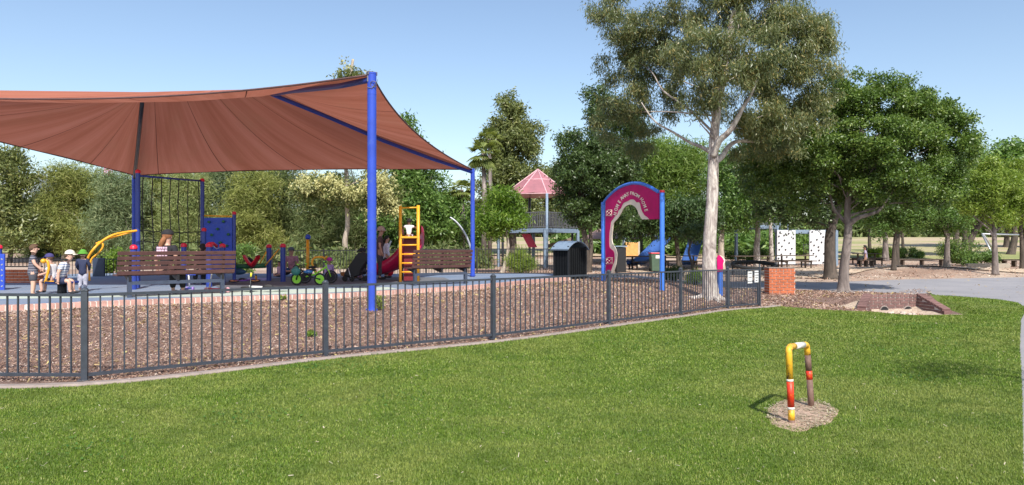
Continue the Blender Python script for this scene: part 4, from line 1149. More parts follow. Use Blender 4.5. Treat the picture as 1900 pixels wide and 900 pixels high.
for px in (1160, 1185):
    MB().box((PX(px, 42.9), 42.9, (PZ(448, 42.9) + Hs(8, 43)) / 2), (.12, .12, PZ(448, 42.9) - Hs(8, 43))).build('post', paint('pale_post', (.5, .45, .38), .7), ob_, world=True)

rd = thing('climbing_deck', 'raised deck with grey railings and two white climbing walls full of dark holds', 'climbing deck', (PX(1460, 46), 46, Hs(18, 46)))
rc = [(PX(1366, 45), 45), (PX(1442, 45), 45), (PX(1442, 48), 48), (PX(1366, 48), 48)]
deck(rd, rc, PZ(418, 45), (0, 1, 2, 3), rail_h=1.0)
rc2 = [(PX(1442, 45), 45.1), (PX(1552, 45), 45.1), (PX(1552, 47), 47), (PX(1442, 47), 47)]
deck(rd, rc2, PZ(427, 45), (), posts=True)
for px in (1437, 1447, 1462):
    MB().tube([P(px, 431, 45), P(px, 388, 45)], .05, 8).build('post', M['bluegrey'], rd, True, world=True)
hold_pos = []
for x0, x1, pts in ((1441.5, 1475.5, [(.18, .06), (.12, .18), (.40, .15), (.65, .10), (.42, .30), (.68, .38), (.12, .38), (.28, .48), (.9, .24), (.14, .58), (.48, .58), (.82, .55), (.25, .72), (.75, .70), (.1, .84), (.5, .95), (.85, .86), (.55, .80)]),
                    (1501.5, 1530.5, [(.2, .05), (.75, .1), (.5, .28), (.12, .35), (.8, .36), (.32, .45), (.6, .5), (.15, .6), (.62, .6), (.28, .7), (.95, .70), (.45, .78), (.15, .92), (.65, .90), (.9, .97), (.9, .2)])):
    w = MB().box(((PX(x0, 44.9) + PX(x1, 44.9)) / 2, 44.9, (PZ(427, 44.9) + PZ(490, 44.9)) / 2), (PX(x1, 44.9) - PX(x0, 44.9), .10, PZ(427, 44.9) - PZ(490, 44.9))).build('climbing_wall', M['offwhite_wall'], rd, world=True)
    hb2 = MB()
    for fx, fy in pts:
        p = P(x0 + (x1 - x0) * fx, 427 + 62 * fy, 44.82); hb2.sphere(p, (.055, .05, .045), 8, 5)
    hb2.build('holds', M['rubber'], w, True, world=True)
lad = MB()
for px in (1491, 1501): lad.tube([P(px, 452, 45), P(px, 476, 45)], .02, 6)
for k in range(6): lad.tube([P(1491, 454 + 4 * k, 45), P(1501, 454 + 4 * k, 45)], .018, 6)
lad.build('rope_ladder', M['rope'], rd, True, world=True)

# shelter roof behind the bin enclosure
sh = thing('picnic_shelter', 'low shelter with a faded brown roof between the tower and the arch', 'shelter', (PX(1120, 50), 50, Hs(6, 50)))
sc_ = [(PX(1078, 48), 48), (PX(1190, 48), 48), (PX(1190, 53), 53), (PX(1078, 53), 53)]
ap = [Vector((PX(1110, 50.5), 50.5, PZ(424, 50))), Vector((PX(1160, 50.5), 50.5, PZ(424, 50)))]
mb = MB(); zc = PZ(443, 48); cs3 = [Vector((x, y, zc)) for x, y in sc_]
mb.add(cs3 + ap, [(0, 1, 5, 4), (1, 2, 5), (2, 3, 4, 5), (3, 0, 4)])
mb.build('roof', paint('faded_brown_roof', (.26, .17, .15), .8, var=.25), sh, world=True)
for x, y in sc_: MB().box((x, y, (zc + Hs(x, y)) / 2), (.16, .16, zc - Hs(x, y))).build('post', M['charcoal'], sh, world=True)

# wave rope spinner
spn = thing('basket_spinner', 'large black ring spinner on thin legs behind the gate', 'spinner', (PX(1399, 33), 33, Hs(11.4, 33)))
cc = P(1399, 492, 33); rx = (1440 - 1358) / 2 / F * 33
MB().torus(cc, rx * .93, .085, (0, -.14, 1), 40, 10).build('ring', M['rubber'], spn, True, world=True)
nb = MB()
for k in range(-3, 4):
    w = math.sqrt(max(0, 1 - (k / 4) ** 2)) * rx * .9
    nb.tube([cc + Vector((k / 4 * rx * .9, -w, -.14 * w * -1 * -1)), cc + Vector((k / 4 * rx * .9, 0, -.15)), cc + Vector((k / 4 * rx * .9, w, .14 * w))], .012, 5)
nb.build('net', M['rope'], spn, True, world=True)
for a in (0.3, 1.6, 2.9, 4.2, 5.5):
    p = cc + Vector((math.cos(a) * rx * .93, math.sin(a) * rx * .93, .14 * math.sin(a) * rx))
    MB().tube([p, (p.x, p.y, Hs(p.x, p.y) - .05)], .035, 8).build('leg', M['black_metal'], spn, True, world=True)

# picnic tables (top, two seats, legs)
def picnic(label, px, d, W_, rz, group='picnic tables', proto=[None]):
    x = PX(px, d); z = Hs(x, d) - .03
    t = thing('picnic_table', label, 'picnic table', (x, d, z), rz, group)
    tm = MB()
    for k in (-1, 0, 1): tm.box((0, k * .26, .745), (W_, .24, .045))
    tm.build('table_top', M['darkwood'], t)
    for s in (-1, 1): MB().box((0, s * .72, .45), (W_, .27, .045)).build('seat', M['darkwood'], t)
    for s in (-1, 1):
        x0 = s * W_ * .36
        MB().box((x0 - .05, 0, .36), (.08, .09, .74)).box((x0, 0, .40), (.07, 1.5, .07)).box((x0, -.66, .2), (.07, .07, .44)).box((x0, .66, .2), (.07, .07, .44)).build('leg', M['darkwood'], t)
    return t
picnic('dark timber picnic table seen through the opening of the arch sign', 1198, 39, 2.0, .15)
picnic('dark timber picnic table between the arch sign and the gum trunk', 1262, 40, 2.2, -.05)
picnic('long timber picnic table behind the black ring spinner', 1398, 39.5, 2.4, .05)
picnic('timber picnic table in front of the white climbing walls', 1474, 40.5, 1.9, .0)
picnic('far timber picnic table left of the person sitting in the shade', 1609, 47, 1.7, .1)

def lowbench(label, px0, px1, d, h=.42):
    x0, x1 = PX(px0, d), PX(px1, d); z = Hs((x0 + x1) / 2, d) - .04
    t = thing('park_bench', label, 'bench', ((x0 + x1) / 2, d, z))
    MB().box((0, 0, h), (x1 - x0, .45, .06)).build('seat', M['darkwood'], t)
    for s in (-.38, 0, .38): MB().box((s * (x1 - x0), 0, h / 2), (.10, .35, h)).build('leg', M['darkwood'], t)
    return t
lowbench('very long low timber bench under the trees on the right', 1663, 1758, 45)
lowbench('low timber bench the person in black sits on', 1592, 1622, 43)
lowbench('short low timber bench at the far right edge below the dry field', 1858, 1905, 43)

def wheelie(label, px, d, body, lid):
    x = PX(px, d); z = Hs(x, d) - .03
    t = thing('wheelie_bin', label, 'bin', (x, d, z))
    mb = MB(); mb.add([(-.24, -.26, .06), (.24, -.26, .06), (.24, .26, .06), (-.24, .26, .06), (-.31, -.36, .95), (.31, -.36, .95), (.31, .36, .95), (-.31, .36, .95)], [(0, 3, 2, 1), (4, 5, 6, 7), (0, 1, 5, 4), (1, 2, 6, 5), (2, 3, 7, 6), (3, 0, 4, 7)])
    mb.build('body', body, t, bevel=.02)
    MB().box((0, 0, .985), (.66, .78, .06)).box((0, .38, .97), (.5, .08, .04)).build('lid', lid, t, bevel=.02)
    MB().box((.02, -.338, .80), (.2, .012, .16), M=Matrix.Rotation(.11, 3, 'X')).build('sticker', M['white'], t)
    for s in (-1, 1): MB().tube([(s * .25, .25, .1), (s * .30, .25, .1)], .1, 12).build('wheel', M['rubber'], t)
wheelie('green wheelie bin with a red lid beside the right arch post', 1217, 36.5, M['bingreen'], M['red_cap'])
tb_ = thing('dark_bin_housing', 'tall narrow black bin housing behind the left side of the arch', 'bin housing', (PX(1151, 33), 33, Hs(5, 33)))
MB().box((PX(1151, 33), 33, (Hs(5, 33) + PZ(459, 33)) / 2), (.45, .6, PZ(459, 33) - Hs(5, 33))).build('body', M['black'], tb_, world=True, bevel=.02)
MB().box((PX(1151, 33), 33, PZ(457, 33)), (.56, .7, .05)).build('roof', M['bluegrey'], tb_, world=True)

# white swing frame on the right
sw = thing('swing_frame', 'pale steel leaning swing legs between the trees at the right', 'swing frame', (PX(1838, 52), 52, Hs(35, 52)))
MB().tube([P(1822, 434, 52), P(1842, 472, 50.5)], .06, 8).build('leg', M['steel'], sw, True, world=True)
MB().tube([P(1824, 434, 52), P(1848, 470, 53.5)], .06, 8).build('leg', M['steel'], sw, True, world=True)
MB().tube([P(1822, 434, 52), P(1893, 436, 53)], .06, 8).build('top_bar', M['steel'], sw, True, world=True)
# low concrete wall at the sandy hollow
lw = MB(); x0, x1 = PX(1794, 39.5), PX(1872, 39.5)
lw.box(((x0 + x1) / 2, 39.5, .2), (x1 - x0, .22, .64)); tag(lw.build('retaining_wall', paint('buff_concrete', (.36, .31, .25), .9, var=.2), bevel=.02), 'low buff concrete retaining wall beside the sandy hollow', 'wall')

# ------------------------------------------------------------------ rear fences and brick wall
def pfence(label, pts, h, sp=.12, every=2.4):
    t = thing('boundary_fence', label, 'fence', (pts[0][0], pts[0][1], pts[0][2]))
    for i in range(len(pts) - 1):
        a = Vector(pts[i]); b2 = Vector(pts[i + 1]); n = max(1, round((b2 - a).length / every))
        for k in range(n):
            p, q = a.lerp(b2, k / n), a.lerp(b2, (k + 1) / n); d = (q - p).normalized(); ang = math.atan2(d.y, d.x)
            MB().box((p.x, p.y, p.z + h / 2), (.06, .06, h + .05), ang).build('post', M['black_metal'], t, world=True)
            mb = MB(); mb.bar(p + Vector((0, 0, h - .03)), q + Vector((0, 0, h - .03)), .035, .035); mb.bar(p + Vector((0, 0, .08)), q + Vector((0, 0, .08)), .035, .035)
            m_ = round((q - p).length / sp)
            for j in range(1, m_):
                w = p.lerp(q, j / m_); mb.box((w.x, w.y, w.z + h / 2 + .02), (.018, .018, h - .1), ang)
            mb.build('panel', M['black_metal'], t, world=True)
    return t
pfence('black picket fence along the back of the play area beside the tower', [(PX(505, 29), 29, .22), (PX(885, 29.2), 29.2, .3), (PX(1040, 29.4), 29.4, .3)], 1.12)
pfence('low black picket fence behind the seated children at the left', [(PX(70, 26), 26, .12), (PX(248, 26.4), 26.4, .14)], .92)
gh = MB(); gx_ = PX(188, 26); gh.box((gx_, 25.85, .62), (.42, .10, .92)); tag(gh.build('gate_box', paint('dark_blue_box', (.03, .045, .08), .5), bevel=.01), 'dark blue metal box on the low fence behind the girl in the green hat', 'box')
bw = thing('brick_wall', 'low orange brick wall with a dark cap at the far left', 'brick wall', (-16.5, 21.6, .35))
mb = MB(); bricks(mb, (-19.5, 21.6), (-14.5, 21.6), .35, .80, .22, rr, header_top=True); mb.box((-17, 21.61, .57), (4.98, .2, .44), 0, 1)
mb.build('body', [M['brick_orange'], M['mortar']], bw, world=True)
pfence('black railing standing on the low orange brick wall', [(-19.4, 21.65, .81), (-14.5, 21.65, .81)], .37)

# ------------------------------------------------------------------ far buildings, crane
def building(label, px0, px1, d, ptop, col):
    x0, x1 = PX(px0, d), PX(px1, d); zt = PZ(ptop, d); z0 = Hs(x0, d) - .3
    t = thing('distant_building', label, 'building', ((x0 + x1) / 2, d + 6, z0))
    MB().box(((x0 + x1) / 2, d + 6, (z0 + zt) / 2), (x1 - x0, 12, zt - z0)).build('wall', col, t, world=True)
    MB().box(((x0 + x1) / 2, d + 6, zt + .15), (x1 - x0 + .8, 12.8, .3)).build('roof', M['white'], t, world=True)
    n = 0
    z = z0 + 1.5
    while z + 1.6 < zt:
        xx = x0 + .8
        while xx + 1.6 < x1:
            MB().box((xx + .8, d - .02, z + .7), (1.6, .12, 1.4)).build('window', paint('window_glass', (.12, .2, .26), .15) if n == 0 else bpy.data.materials['window_glass'], t, world=True)
            xx += 2.6; n += 1
        z += 3.0
building('pale blue and white building glimpsed behind the trees at the far left', -60, 66, 95, 328, paint('pale_render', (.55, .62, .68), .6))
cr = thing('construction_hoist', 'distant pink and white lattice mast rising above the trees', 'mast', (PX(201, 150), 150, 3))
for px in (197, 205):
    mb = MB(); w = .25
    for dx, dy in ((-w, -w), (w, -w), (w, w), (-w, w)): mb.tube([(PX(px, 150) + dx, 150 + dy, 3), (PX(px, 150) + dx, 150 + dy, PZ(300, 150))], .07, 4)
    z = 4
    while z < PZ(302, 150): mb.tube([(PX(px, 150) - w, 150 - w, z), (PX(px, 150) + w, 150 - w, z + .8)], .05, 4); z += .8
    mb.build('mast', paint('pink_steel', (.55, .12, .3), .5), cr, world=True)
MB().box((PX(201, 150), 150, PZ(328, 150)), (1.4, .3, .5)).build('cross_frame', bpy.data.materials['pink_steel'], cr, world=True)
# ------------------------------------------------------------------ trees
def rand_dirs(n, rng):
    v = rng.normal(size=(n, 3)); return v / np.linalg.norm(v, axis=1)[:, None]
def foliage(name, mat, parent, subs, rng, n, per, L, W, cr, droop=.3, out=.8, shell=.55, quad=True, origin=(0, 0, 0)):
    """subs: array (k,6) of small ellipsoids; n twigs with per leaves each"""
    subs = np.asarray(subs); vol = (subs[:, 3] * subs[:, 4] * subs[:, 5]) ** (2 / 3.)
    idx = rng.choice(len(subs), n, p=vol / vol.sum())
    u = rand_dirs(n, rng); u[:, 2] = np.where((u[:, 2] < -.3) & (rng.random(n) < .5), -u[:, 2], u[:, 2])
    r = (shell + (1 - shell) * rng.random(n)) * (1 + .22 * rng.normal(size=n))
    c = subs[idx, :3] + u * subs[idx, 3:6] * r[:, None]
    ax = u + .5 * rng.normal(size=(n, 3)) + np.array([0, 0, -droop]); ax /= np.linalg.norm(ax, axis=1)[:, None]
    C = np.repeat(c, per, 0); A_ = np.repeat(ax, per, 0); N = len(C)
    d = A_ * out + rng.normal(size=(N, 3)) * .62 + np.array([0, 0, -droop]); d /= np.linalg.norm(d, axis=1)[:, None]
    C = C + rng.normal(size=(N, 3)) * cr
    s = np.cross(d, rng.normal(size=(N, 3))); s /= np.linalg.norm(s, axis=1)[:, None]
    Ls = rng.uniform(*L, N)[:, None]; Ws = rng.uniform(*W, N)[:, None]
    base = C - d * Ls * .5; tip = C + d * Ls * .5; mid = C - d * Ls * .04
    V = np.stack([base, mid + s * Ws / 2, tip, mid - s * Ws / 2], 1) - np.array(origin)
    return np_mesh(name, V.reshape(-1, 3), 4, mat, parent)
def subblobs(envs, k, rng, r):
    """k small ellipsoids spread through the envelope ellipsoids"""
    envs = np.asarray(envs, float); vol = envs[:, 3] * envs[:, 4] * envs[:, 5]
    idx = rng.choice(len(envs), k, p=vol / vol.sum())
    u = rand_dirs(k, rng); rad = rng.random(k) ** .38 * .86
    c = envs[idx, :3] + u * envs[idx, 3:6] * rad[:, None]
    rr_ = rng.uniform(r * .65, r * 1.25, k)
    return np.concatenate([c, np.stack([rr_, rr_, rr_ * .72], 1)], 1)
def env(px, py, rx, ry, d, dd=0, dr=None):
    p = P(px, py, d + dd); return (p.x, p.y, p.z, rx / F * d, (dr if dr else rx / F * d * .9), ry / F * d)
def wiggle(a, b2, rng, n=5, amp=.08, sag=0):
    a = Vector(a); b2 = Vector(b2); L = (b2 - a).length; out = []
    for i in range(n + 1):
        t = i / n; p = a.lerp(b2, t)
        if 0 < i < n: p = p + Vector(rng.normal(size=3) * amp * L * .6)
        p.z += sag * L * math.sin(math.pi * t); out.append(p)
    return spline(out, 3)
def tree(label, kind, px, d, trunk, r0, envs, lm, bm_, seed, nsub, rsub, n, per, L, W, cr, droop=.3, nbr=10, group=None, name='tree', zb=None, brr=.35, flare=1.5, top_r=.45, extra=None, shell=.55, out=.8):
    rng = np.random.default_rng(seed)
    x = PX(px, d); z0 = Hs(x, d) - .06 if zb is None else zb
    t = thing(name, label, kind, (x, d, z0), group=group)
    subs = subblobs(envs, nsub, rng, rsub)
    # trunk through pixel waypoints
    tp = [Vector((x, d, z0))] + [P(a, b2, d + (c[0] if c else 0)) for a, b2, *c in trunk]
    sp = spline(tp, 6); m_ = len(sp)
    rad = [r0 * ((1 - (1 - top_r) * (i / (m_ - 1))) + (flare - 1) * math.exp(-i / 1.6)) for i in range(m_)]
    mb = MB().tube(sp, rad, 14)
    rb = random.Random(seed)
    order = sorted(range(len(subs)), key=lambda i: -subs[i, 3])
    for j in range(min(nbr, len(subs))):
        q = subs[rb.randrange(len(subs))][:3]
        k0 = rb.randrange(int(m_ * .55), m_)
        # start where the branch leaves the trunk below its blob
        cand = [i for i in range(int(m_ * .45), m_) if sp[i].z < q[2] - .1]
        k0 = cand[int(rb.uniform(.4, 1) * (len(cand) - 1))] if cand else k0
        path = wiggle(sp[k0], Vector(q), rng, 4, .05, .05)
        rs = rad[k0] * brr * rb.uniform(.8, 1.4)
        mb.tube(path, [rs * (1 - .85 * i / (len(path) - 1)) for i in range(len(path))], 7)
    if extra:
        for pth, r1, r2 in extra:
            pp_ = spline([P(*q) for q in pth], 5); mb.tube(pp_, [r1 + (r2 - r1) * i / (len(pp_) - 1) for i in range(len(pp_))], 10)
    mb.build('trunk', bm_, t, True, world=True)
    foliage('crown', lm, t, subs, rng, n, per, L, W, cr, droop, origin=tuple(t.location), shell=shell, out=out)
    return t

gum_leaf = leaf_mat('gum_leaves', (.125, .16, .065), (.245, .265, .12), (.45, .36, .14), trans=.38, rough=.40, c3w=.93, spec=.6)
fig_leaf = leaf_mat('fig_leaves', (.075, .135, .024), (.16, .245, .042), (.29, .36, .08), trans=.3, rough=.42, c3w=.97, spec=.6)
dark_leaf = leaf_mat('dark_leaves', (.05, .09, .024), (.11, .165, .042), trans=.25, rough=.42, spec=.6)
cas_leaf = leaf_mat('she_oak_needles', (.20, .235, .085), (.33, .37, .145), (.42, .40, .20), trans=.3, rough=.7, c3w=.95, spec=.2)
cas_leaf2 = leaf_mat('dark_she_oak_needles', (.11, .145, .055), (.20, .235, .09), (.32, .31, .15), trans=.3, rough=.7, c3w=.96, spec=.2)
bright_leaf = leaf_mat('bright_leaves', (.10, .19, .018), (.20, .31, .04), (.32, .42, .08), trans=.4, rough=.42)
mid_leaf = leaf_mat('mid_green_leaves', (.09, .17, .035), (.18, .29, .065), (.26, .36, .10), trans=.32, rough=.42)
yel_leaf = leaf_mat('yellow_green_leaves', (.17, .25, .03), (.28, .36, .06), (.40, .46, .11), trans=.42, rough=.45)
conic_leaf = leaf_mat('olive_leaves', (.12, .145, .045), (.21, .235, .075), (.34, .34, .13), trans=.28, rough=.42)
flower_leaf = leaf_mat('cream_blossom', (.40, .38, .15), (.62, .57, .27), trans=.2, rough=.6)
gum_bark = bark_mat('gum_bark', (.20, .155, .14), (.46, .40, .37), (.72, .67, .60), 4.2, .40, .9)
fig_bark = bark_mat('smooth_grey_bark', (.11, .09, .085), (.20, .165, .15), (.34, .29, .27), 3, .35, .4)
dark_bark = bark_mat('dark_bark', (.05, .04, .032), (.085, .068, .055), (.13, .10, .08), 4, .3, .6)
pale_bark = bark_mat('pale_bark', (.30, .24, .19), (.46, .39, .32), (.60, .53, .45), 3, .25, .4)

# big spotted gum
G = 20.2
tree('large gum tree with pale flaking trunk rising inside the fence behind the arch sign', 'tree', 1319, G,
     [(1316, 500), (1317, 440), (1321, 380), (1323, 320), (1324, 270), (1328, 225), (1336, 160), (1350, 90), (1362, 20)], .215,
     [env(1175, 70, 82, 78, G, 1.6), env(1185, 165, 72, 70, G, 2), env(1150, 10, 50, 30, G, 1), env(1300, 110, 80, 70, G, -1), env(1345, 30, 85, 60, G, .6), env(1465, 60, 85, 70, G), env(1500, 105, 50, 60, G, -.5), env(1420, 150, 90, 70, G, .5), env(1360, 205, 60, 40, G, 1.2),
      env(1430, 235, 80, 60, G, .3), env(1130, 120, 38, 60, G, 2), env(1120, 40, 40, 50, G, 1), env(1480, 250, 45, 50, G, .6), env(1105, 215, 30, 30, G, 3.0), env(1525, 70, 35, 60, G), env(1520, 160, 42, 60, G, .3), env(1490, 215, 60, 50, G, .8), env(1400, 280, 60, 26, G, 1), env(1270, 225, 40, 26, G, 1.8), env(1230, 250, 44, 26, G, 2.6), env(1385, 235, 40, 24, G, .6), env(1250, 40, 60, 40, G, .4), env(1420, -10, 90, 40, G), env(1190, 280, 40, 28, G, 4), env(1150, 205, 44, 34, G, 2.6), env(1195, 245, 40, 30, G, 3.4), env(1125, 262, 34, 26, G, 3.6), env(1235, 195, 55, 40, G, 2.4), env(1310, 195, 60, 36, G, -.8), env(1330, -70, 130, 70, G), env(1250, 120, 50, 70, G, 1.2), env(1390, 100, 70, 70, G, -1.6)],
     gum_leaf, gum_bark, 21, 500, .32, 18500, 9, (.09, .165), (.018, .032), .10, droop=.75, nbr=18, zb=Hs(PX(1319, G), G) - .1, brr=.22, flare=1.75, top_r=.38, shell=.2, out=.3,
     extra=[([(1323, 290, G - .1), (1334, 262, G - .3), (1352, 245, G - .5), (1368, 220, G - .6), (1378, 200, G - .7), (1392, 178, G - .7), (1408, 140, G - .7)], .105, .03),
            ([(1318, 282, G), (1300, 272, G + .2), (1280, 264, G + .4), (1250, 246, G + .5), (1215, 225, G + .5), (1190, 190, G + .5)], .065, .015),
            ([(1326, 300, G + .1), (1340, 290, G + .3), (1352, 272, G + .5), (1370, 262, G + .6), (1410, 262, G + .8), (1440, 250, G + .8)], .10, .02),
            ([(1322, 255, G - .1), (1312, 243, G - .3), (1302, 232, G - .4), (1290, 215, G - .4)], .03, .01)])
# big fig like tree on the right
D = 22.9
tree('broad dark green tree with forked smooth grey trunk beside the brick drain wall', 'tree', 1565, D,
     [(1566, 500), (1572, 450), (1574, 418), (1572, 395), (1576, 350), (1585, 300), (1600, 240)], .16,
     [env(1610, 190, 100, 62, D), env(1620, 290, 150, 90, D), env(1665, 195, 72, 48, D), env(1420, 290, 50, 50, D, .5), env(1700, 230, 85, 65, D), env(1755, 270, 62, 85, D, -.4), env(1500, 270, 105, 80, D, .2), env(1660, 350, 130, 48, D), env(1470, 350, 90, 52, D, .8), env(1560, 165, 45, 35, D), env(1740, 345, 60, 45, D), env(1440, 240, 75, 60, D, 1), env(1400, 335, 50, 60, D, 1.5), env(1790, 290, 34, 50, D), env(1540, 215, 60, 50, D)],
     fig_leaf, fig_bark, 8, 520, .30, 19500, 9, (.07, .125), (.035, .058), .085, droop=.05, nbr=44, brr=.28, flare=1.9, top_r=.35, shell=.35,
     extra=[([(1573, 420, D), (1590, 405, D - .2), (1612, 398, D - .3), (1628, 392, D - .4), (1640, 380, D - .4), (1665, 340, D - .4)], .09, .02),
            ([(1571, 415, D), (1558, 400, D + .2), (1548, 388, D + .3), (1540, 360, D + .4), (1535, 320, D + .4)], .07, .02)])
# dark tree behind it
D = 31
tree('dark barked tree standing close behind the broad green tree', 'tree', 1541, D,
     [(1540, 480), (1540, 440), (1546, 410), (1556, 380), (1560, 340), (1562, 300)], .26,
     [env(1450, 300, 85, 80, D), env(1530, 330, 100, 60, D), env(1430, 370, 60, 42, D), env(1600, 360, 70, 50, D, 1), env(1500, 395, 70, 26, D)],
     dark_leaf, dark_bark, 31, 170, .6, 4600, 8, (.13, .20), (.06, .09), .16, nbr=20, droop=.15)
# dark tree left of arch
D = 34
tree('dark multi stemmed tree between the bin enclosure and the arch sign', 'tree', 1091, D,
     [(1089, 470), (1086, 440), (1078, 400), (1075, 350), (1078, 290)], .15,
     [env(1085, 285, 56, 48, D), env(1120, 215, 42, 42, D), env(1100, 330, 85, 60, D), env(1068, 372, 44, 48, D), env(1150, 300, 55, 75, D), env(1120, 400, 65, 32, D), env(1115, 180, 30, 15, D), env(1050, 275, 22, 24, D), env(1170, 240, 40, 50, D)],
     dark_leaf, dark_bark, 41, 300, .42, 9000, 8, (.12, .19), (.045, .075), .12, nbr=22, droop=.2, shell=.3,
     extra=[([(1093, 505, D), (1097, 460, D), (1095, 420, D), (1100, 370, D)], .12, .06), ([(1086, 460, D), (1080, 430, D), (1060, 400, D)], .08, .03)])
# feathery bright tree behind the arch
D = 44
tree('feathery bright green tree filling the space behind the arch sign', 'tree', 1214, D,
     [(1214, 440), (1216, 410), (1222, 370), (1230, 330)], .2,
     [env(1220, 310, 85, 42, D), env(1190, 360, 70, 45, D), env(1270, 330, 60, 50, D), env(1250, 390, 75, 30, D), env(1290, 290, 45, 25, D)],
     leaf_mat('feathery_leaves', (.13, .21, .035), (.24, .33, .07), (.36, .43, .13), trans=.4), dark_bark, 51, 130, 1.0, 4600, 9, (.3, .5), (.04, .07), .3, nbr=14, droop=.1)
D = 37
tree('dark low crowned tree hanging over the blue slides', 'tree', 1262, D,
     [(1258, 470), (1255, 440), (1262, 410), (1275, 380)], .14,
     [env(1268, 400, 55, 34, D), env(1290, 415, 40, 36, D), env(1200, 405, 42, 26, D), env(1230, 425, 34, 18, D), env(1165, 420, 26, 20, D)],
     leaf_mat('deep_green_leaves', (.035, .07, .02), (.08, .135, .035), trans=.2), dark_bark, 61, 110, .55, 3600, 8, (.16, .26), (.05, .08), .2, nbr=14, droop=.4)  # leaves a deeper green than those of the other dark trees
tree('crooked dark stemmed small tree left of the gum trunk', 'tree', 1288, 26, [(1284, 490), (1278, 468), (1283, 450), (1296, 430)], .055,
     [env(1292, 425, 20, 16, 26), env(1275, 440, 12, 10, 26)], dark_leaf, dark_bark, 62, 14, .25, 220, 7, (.08, .14), (.03, .05), .1, nbr=6)
D = 40
tree('light green tree behind and right of the gum trunk', 'tree', 1338, D,
     [(1338, 450), (1342, 400), (1350, 350)], .2,
     [env(1375, 330, 60, 50, D), env(1360, 390, 48, 45, D), env(1410, 370, 45, 50, D), env(1345, 430, 25, 22, D), env(1400, 300, 50, 30, D)],
     mid_leaf, pale_bark, 71, 140, .7, 4300, 8, (.16, .26), (.05, .09), .2, nbr=16, droop=.2)
tree('pale straight gum sapling left of the climbing deck', 'tree', 1405, 41.5, [(1404, 460), (1406, 430), (1402, 400), (1400, 350)], .20,
     [env(1400, 350, 34, 30, 41.5), env(1420, 300, 30, 30, 41.5)], mid_leaf, gum_bark, 72, 30, .6, 700, 8, (.16, .26), (.04, .07), .2, nbr=8, flare=1.2)
tree('slender pale trunk just beside the post of the climbing deck', 'tree', 1432, 42, [(1431, 460), (1430, 430), (1428, 390), (1426, 340)], .15,
     [env(1425, 330, 34, 30, 42)], mid_leaf, gum_bark, 73, 24, .6, 500, 8, (.16, .26), (.04, .07), .2, nbr=8, flare=1.2)
# conical tree and neighbours behind the tower
D = 58
tree('tall cone shaped olive green tree behind the pink roofed tower', 'tree', 950, D,
     [(950, 400), (948, 330), (946, 260), (946, 200)], .35,
     [env(945, 192, 22, 22, D), env(946, 225, 36, 34, D), env(960, 270, 48, 42, D), env(925, 275, 36, 40, D), env(960, 330, 56, 42, D), env(915, 335, 40, 44, D), env(945, 390, 70, 45, D), env(985, 240, 18, 26, D), env(900, 400, 50, 40, D)],
     conic_leaf, dark_bark, 81, 260, .75, 8000, 8, (.24, .38), (.08, .13), .22, nbr=20, droop=.15, shell=.4)
D = 33
tree('small bright lime green tree leaning in front of the tower', 'tree', 931, D,
     [(937, 490), (943, 460), (940, 430), (936, 400)], .10,
     [env(935, 375, 38, 24, D), env(925, 408, 45, 28, D), env(962, 400, 22, 24, D), env(905, 425, 26, 20, D)],
     bright_leaf, pale_bark, 91, 75, .42, 1500, 8, (.16, .26), (.04, .065), .14, nbr=12, droop=.05)
# trees to the right
right_trees = [
    ('slim tree with a mossy stem on the sandy mound', 1658, 35.6, [(1659, 470), (1661, 440), (1666, 400)], .12, [(1650, 385, 55, 40), (1690, 400, 45, 34), (1640, 420, 30, 22)], mid_leaf, dark_bark),
    ('small tree whose grey stem stands over the streaked shadow on sand', 1757, 38, [(1757, 470), (1758, 440), (1756, 400)], .17, [(1735, 385, 70, 45), (1770, 410, 50, 34), (1748, 430, 22, 20)], mid_leaf, fig_bark),
    ('open pale branched tree with yellow green leaves near the path bend', 1847, 33.5, [(1846, 470), (1845, 440), (1844, 400), (1845, 340)], .14, [(1840, 335, 52, 42), (1815, 375, 44, 30), (1880, 360, 34, 40), (1860, 400, 40, 20)], yel_leaf, fig_bark),
    ('thin tree cut by the right edge of the picture', 1897, 37, [(1896, 460), (1894, 420), (1893, 380)], .12, [(1895, 330, 34, 40), (1890, 385, 40, 30)], yel_leaf, dark_bark),
    ('pale far trunk standing in the strappy green planting', 1643, 52, [(1643, 440), (1645, 410)], .22, [(1640, 390, 50, 26), (1610, 400, 30, 20)], mid_leaf, fig_bark),
    ('dark stemmed tree immediately behind the long low bench', 1664, 44, [(1664, 460), (1668, 430), (1672, 400)], .17, [(1680, 385, 56, 30), (1705, 405, 34, 20)], mid_leaf, dark_bark),
    ('forked leaning dark trunk rising from the bushes', 1792, 55, [(1797, 455), (1808, 430), (1822, 410), (1830, 380)], .3, [(1815, 370, 62, 34), (1780, 390, 40, 26)], mid_leaf, dark_bark),
    ('dark upright trunk beside the bushes on the right', 1773, 50, [(1774, 450), (1775, 420), (1778, 390)], .25, [(1765, 380, 40, 30)], mid_leaf, dark_bark),
    ('curved dark trunk alone on the dry field', 1875, 58, [(1881, 450), (1883, 430), (1878, 405), (1870, 380)], .3, [(1870, 375, 40, 26), (1895, 390, 30, 20)], bright_leaf, dark_bark),
    ('slender far tree on the edge of the dry field left of the person', 1614, 58, [(1613, 440), (1612, 410)], .16, [(1600, 385, 46, 26), (1570, 395, 30, 18)], mid_leaf, dark_bark),
    ('small far tree between the two pale trunks on the field edge', 1676, 62, [(1675, 450), (1674, 420)], .16, [(1670, 395, 36, 20)], mid_leaf, dark_bark),
]
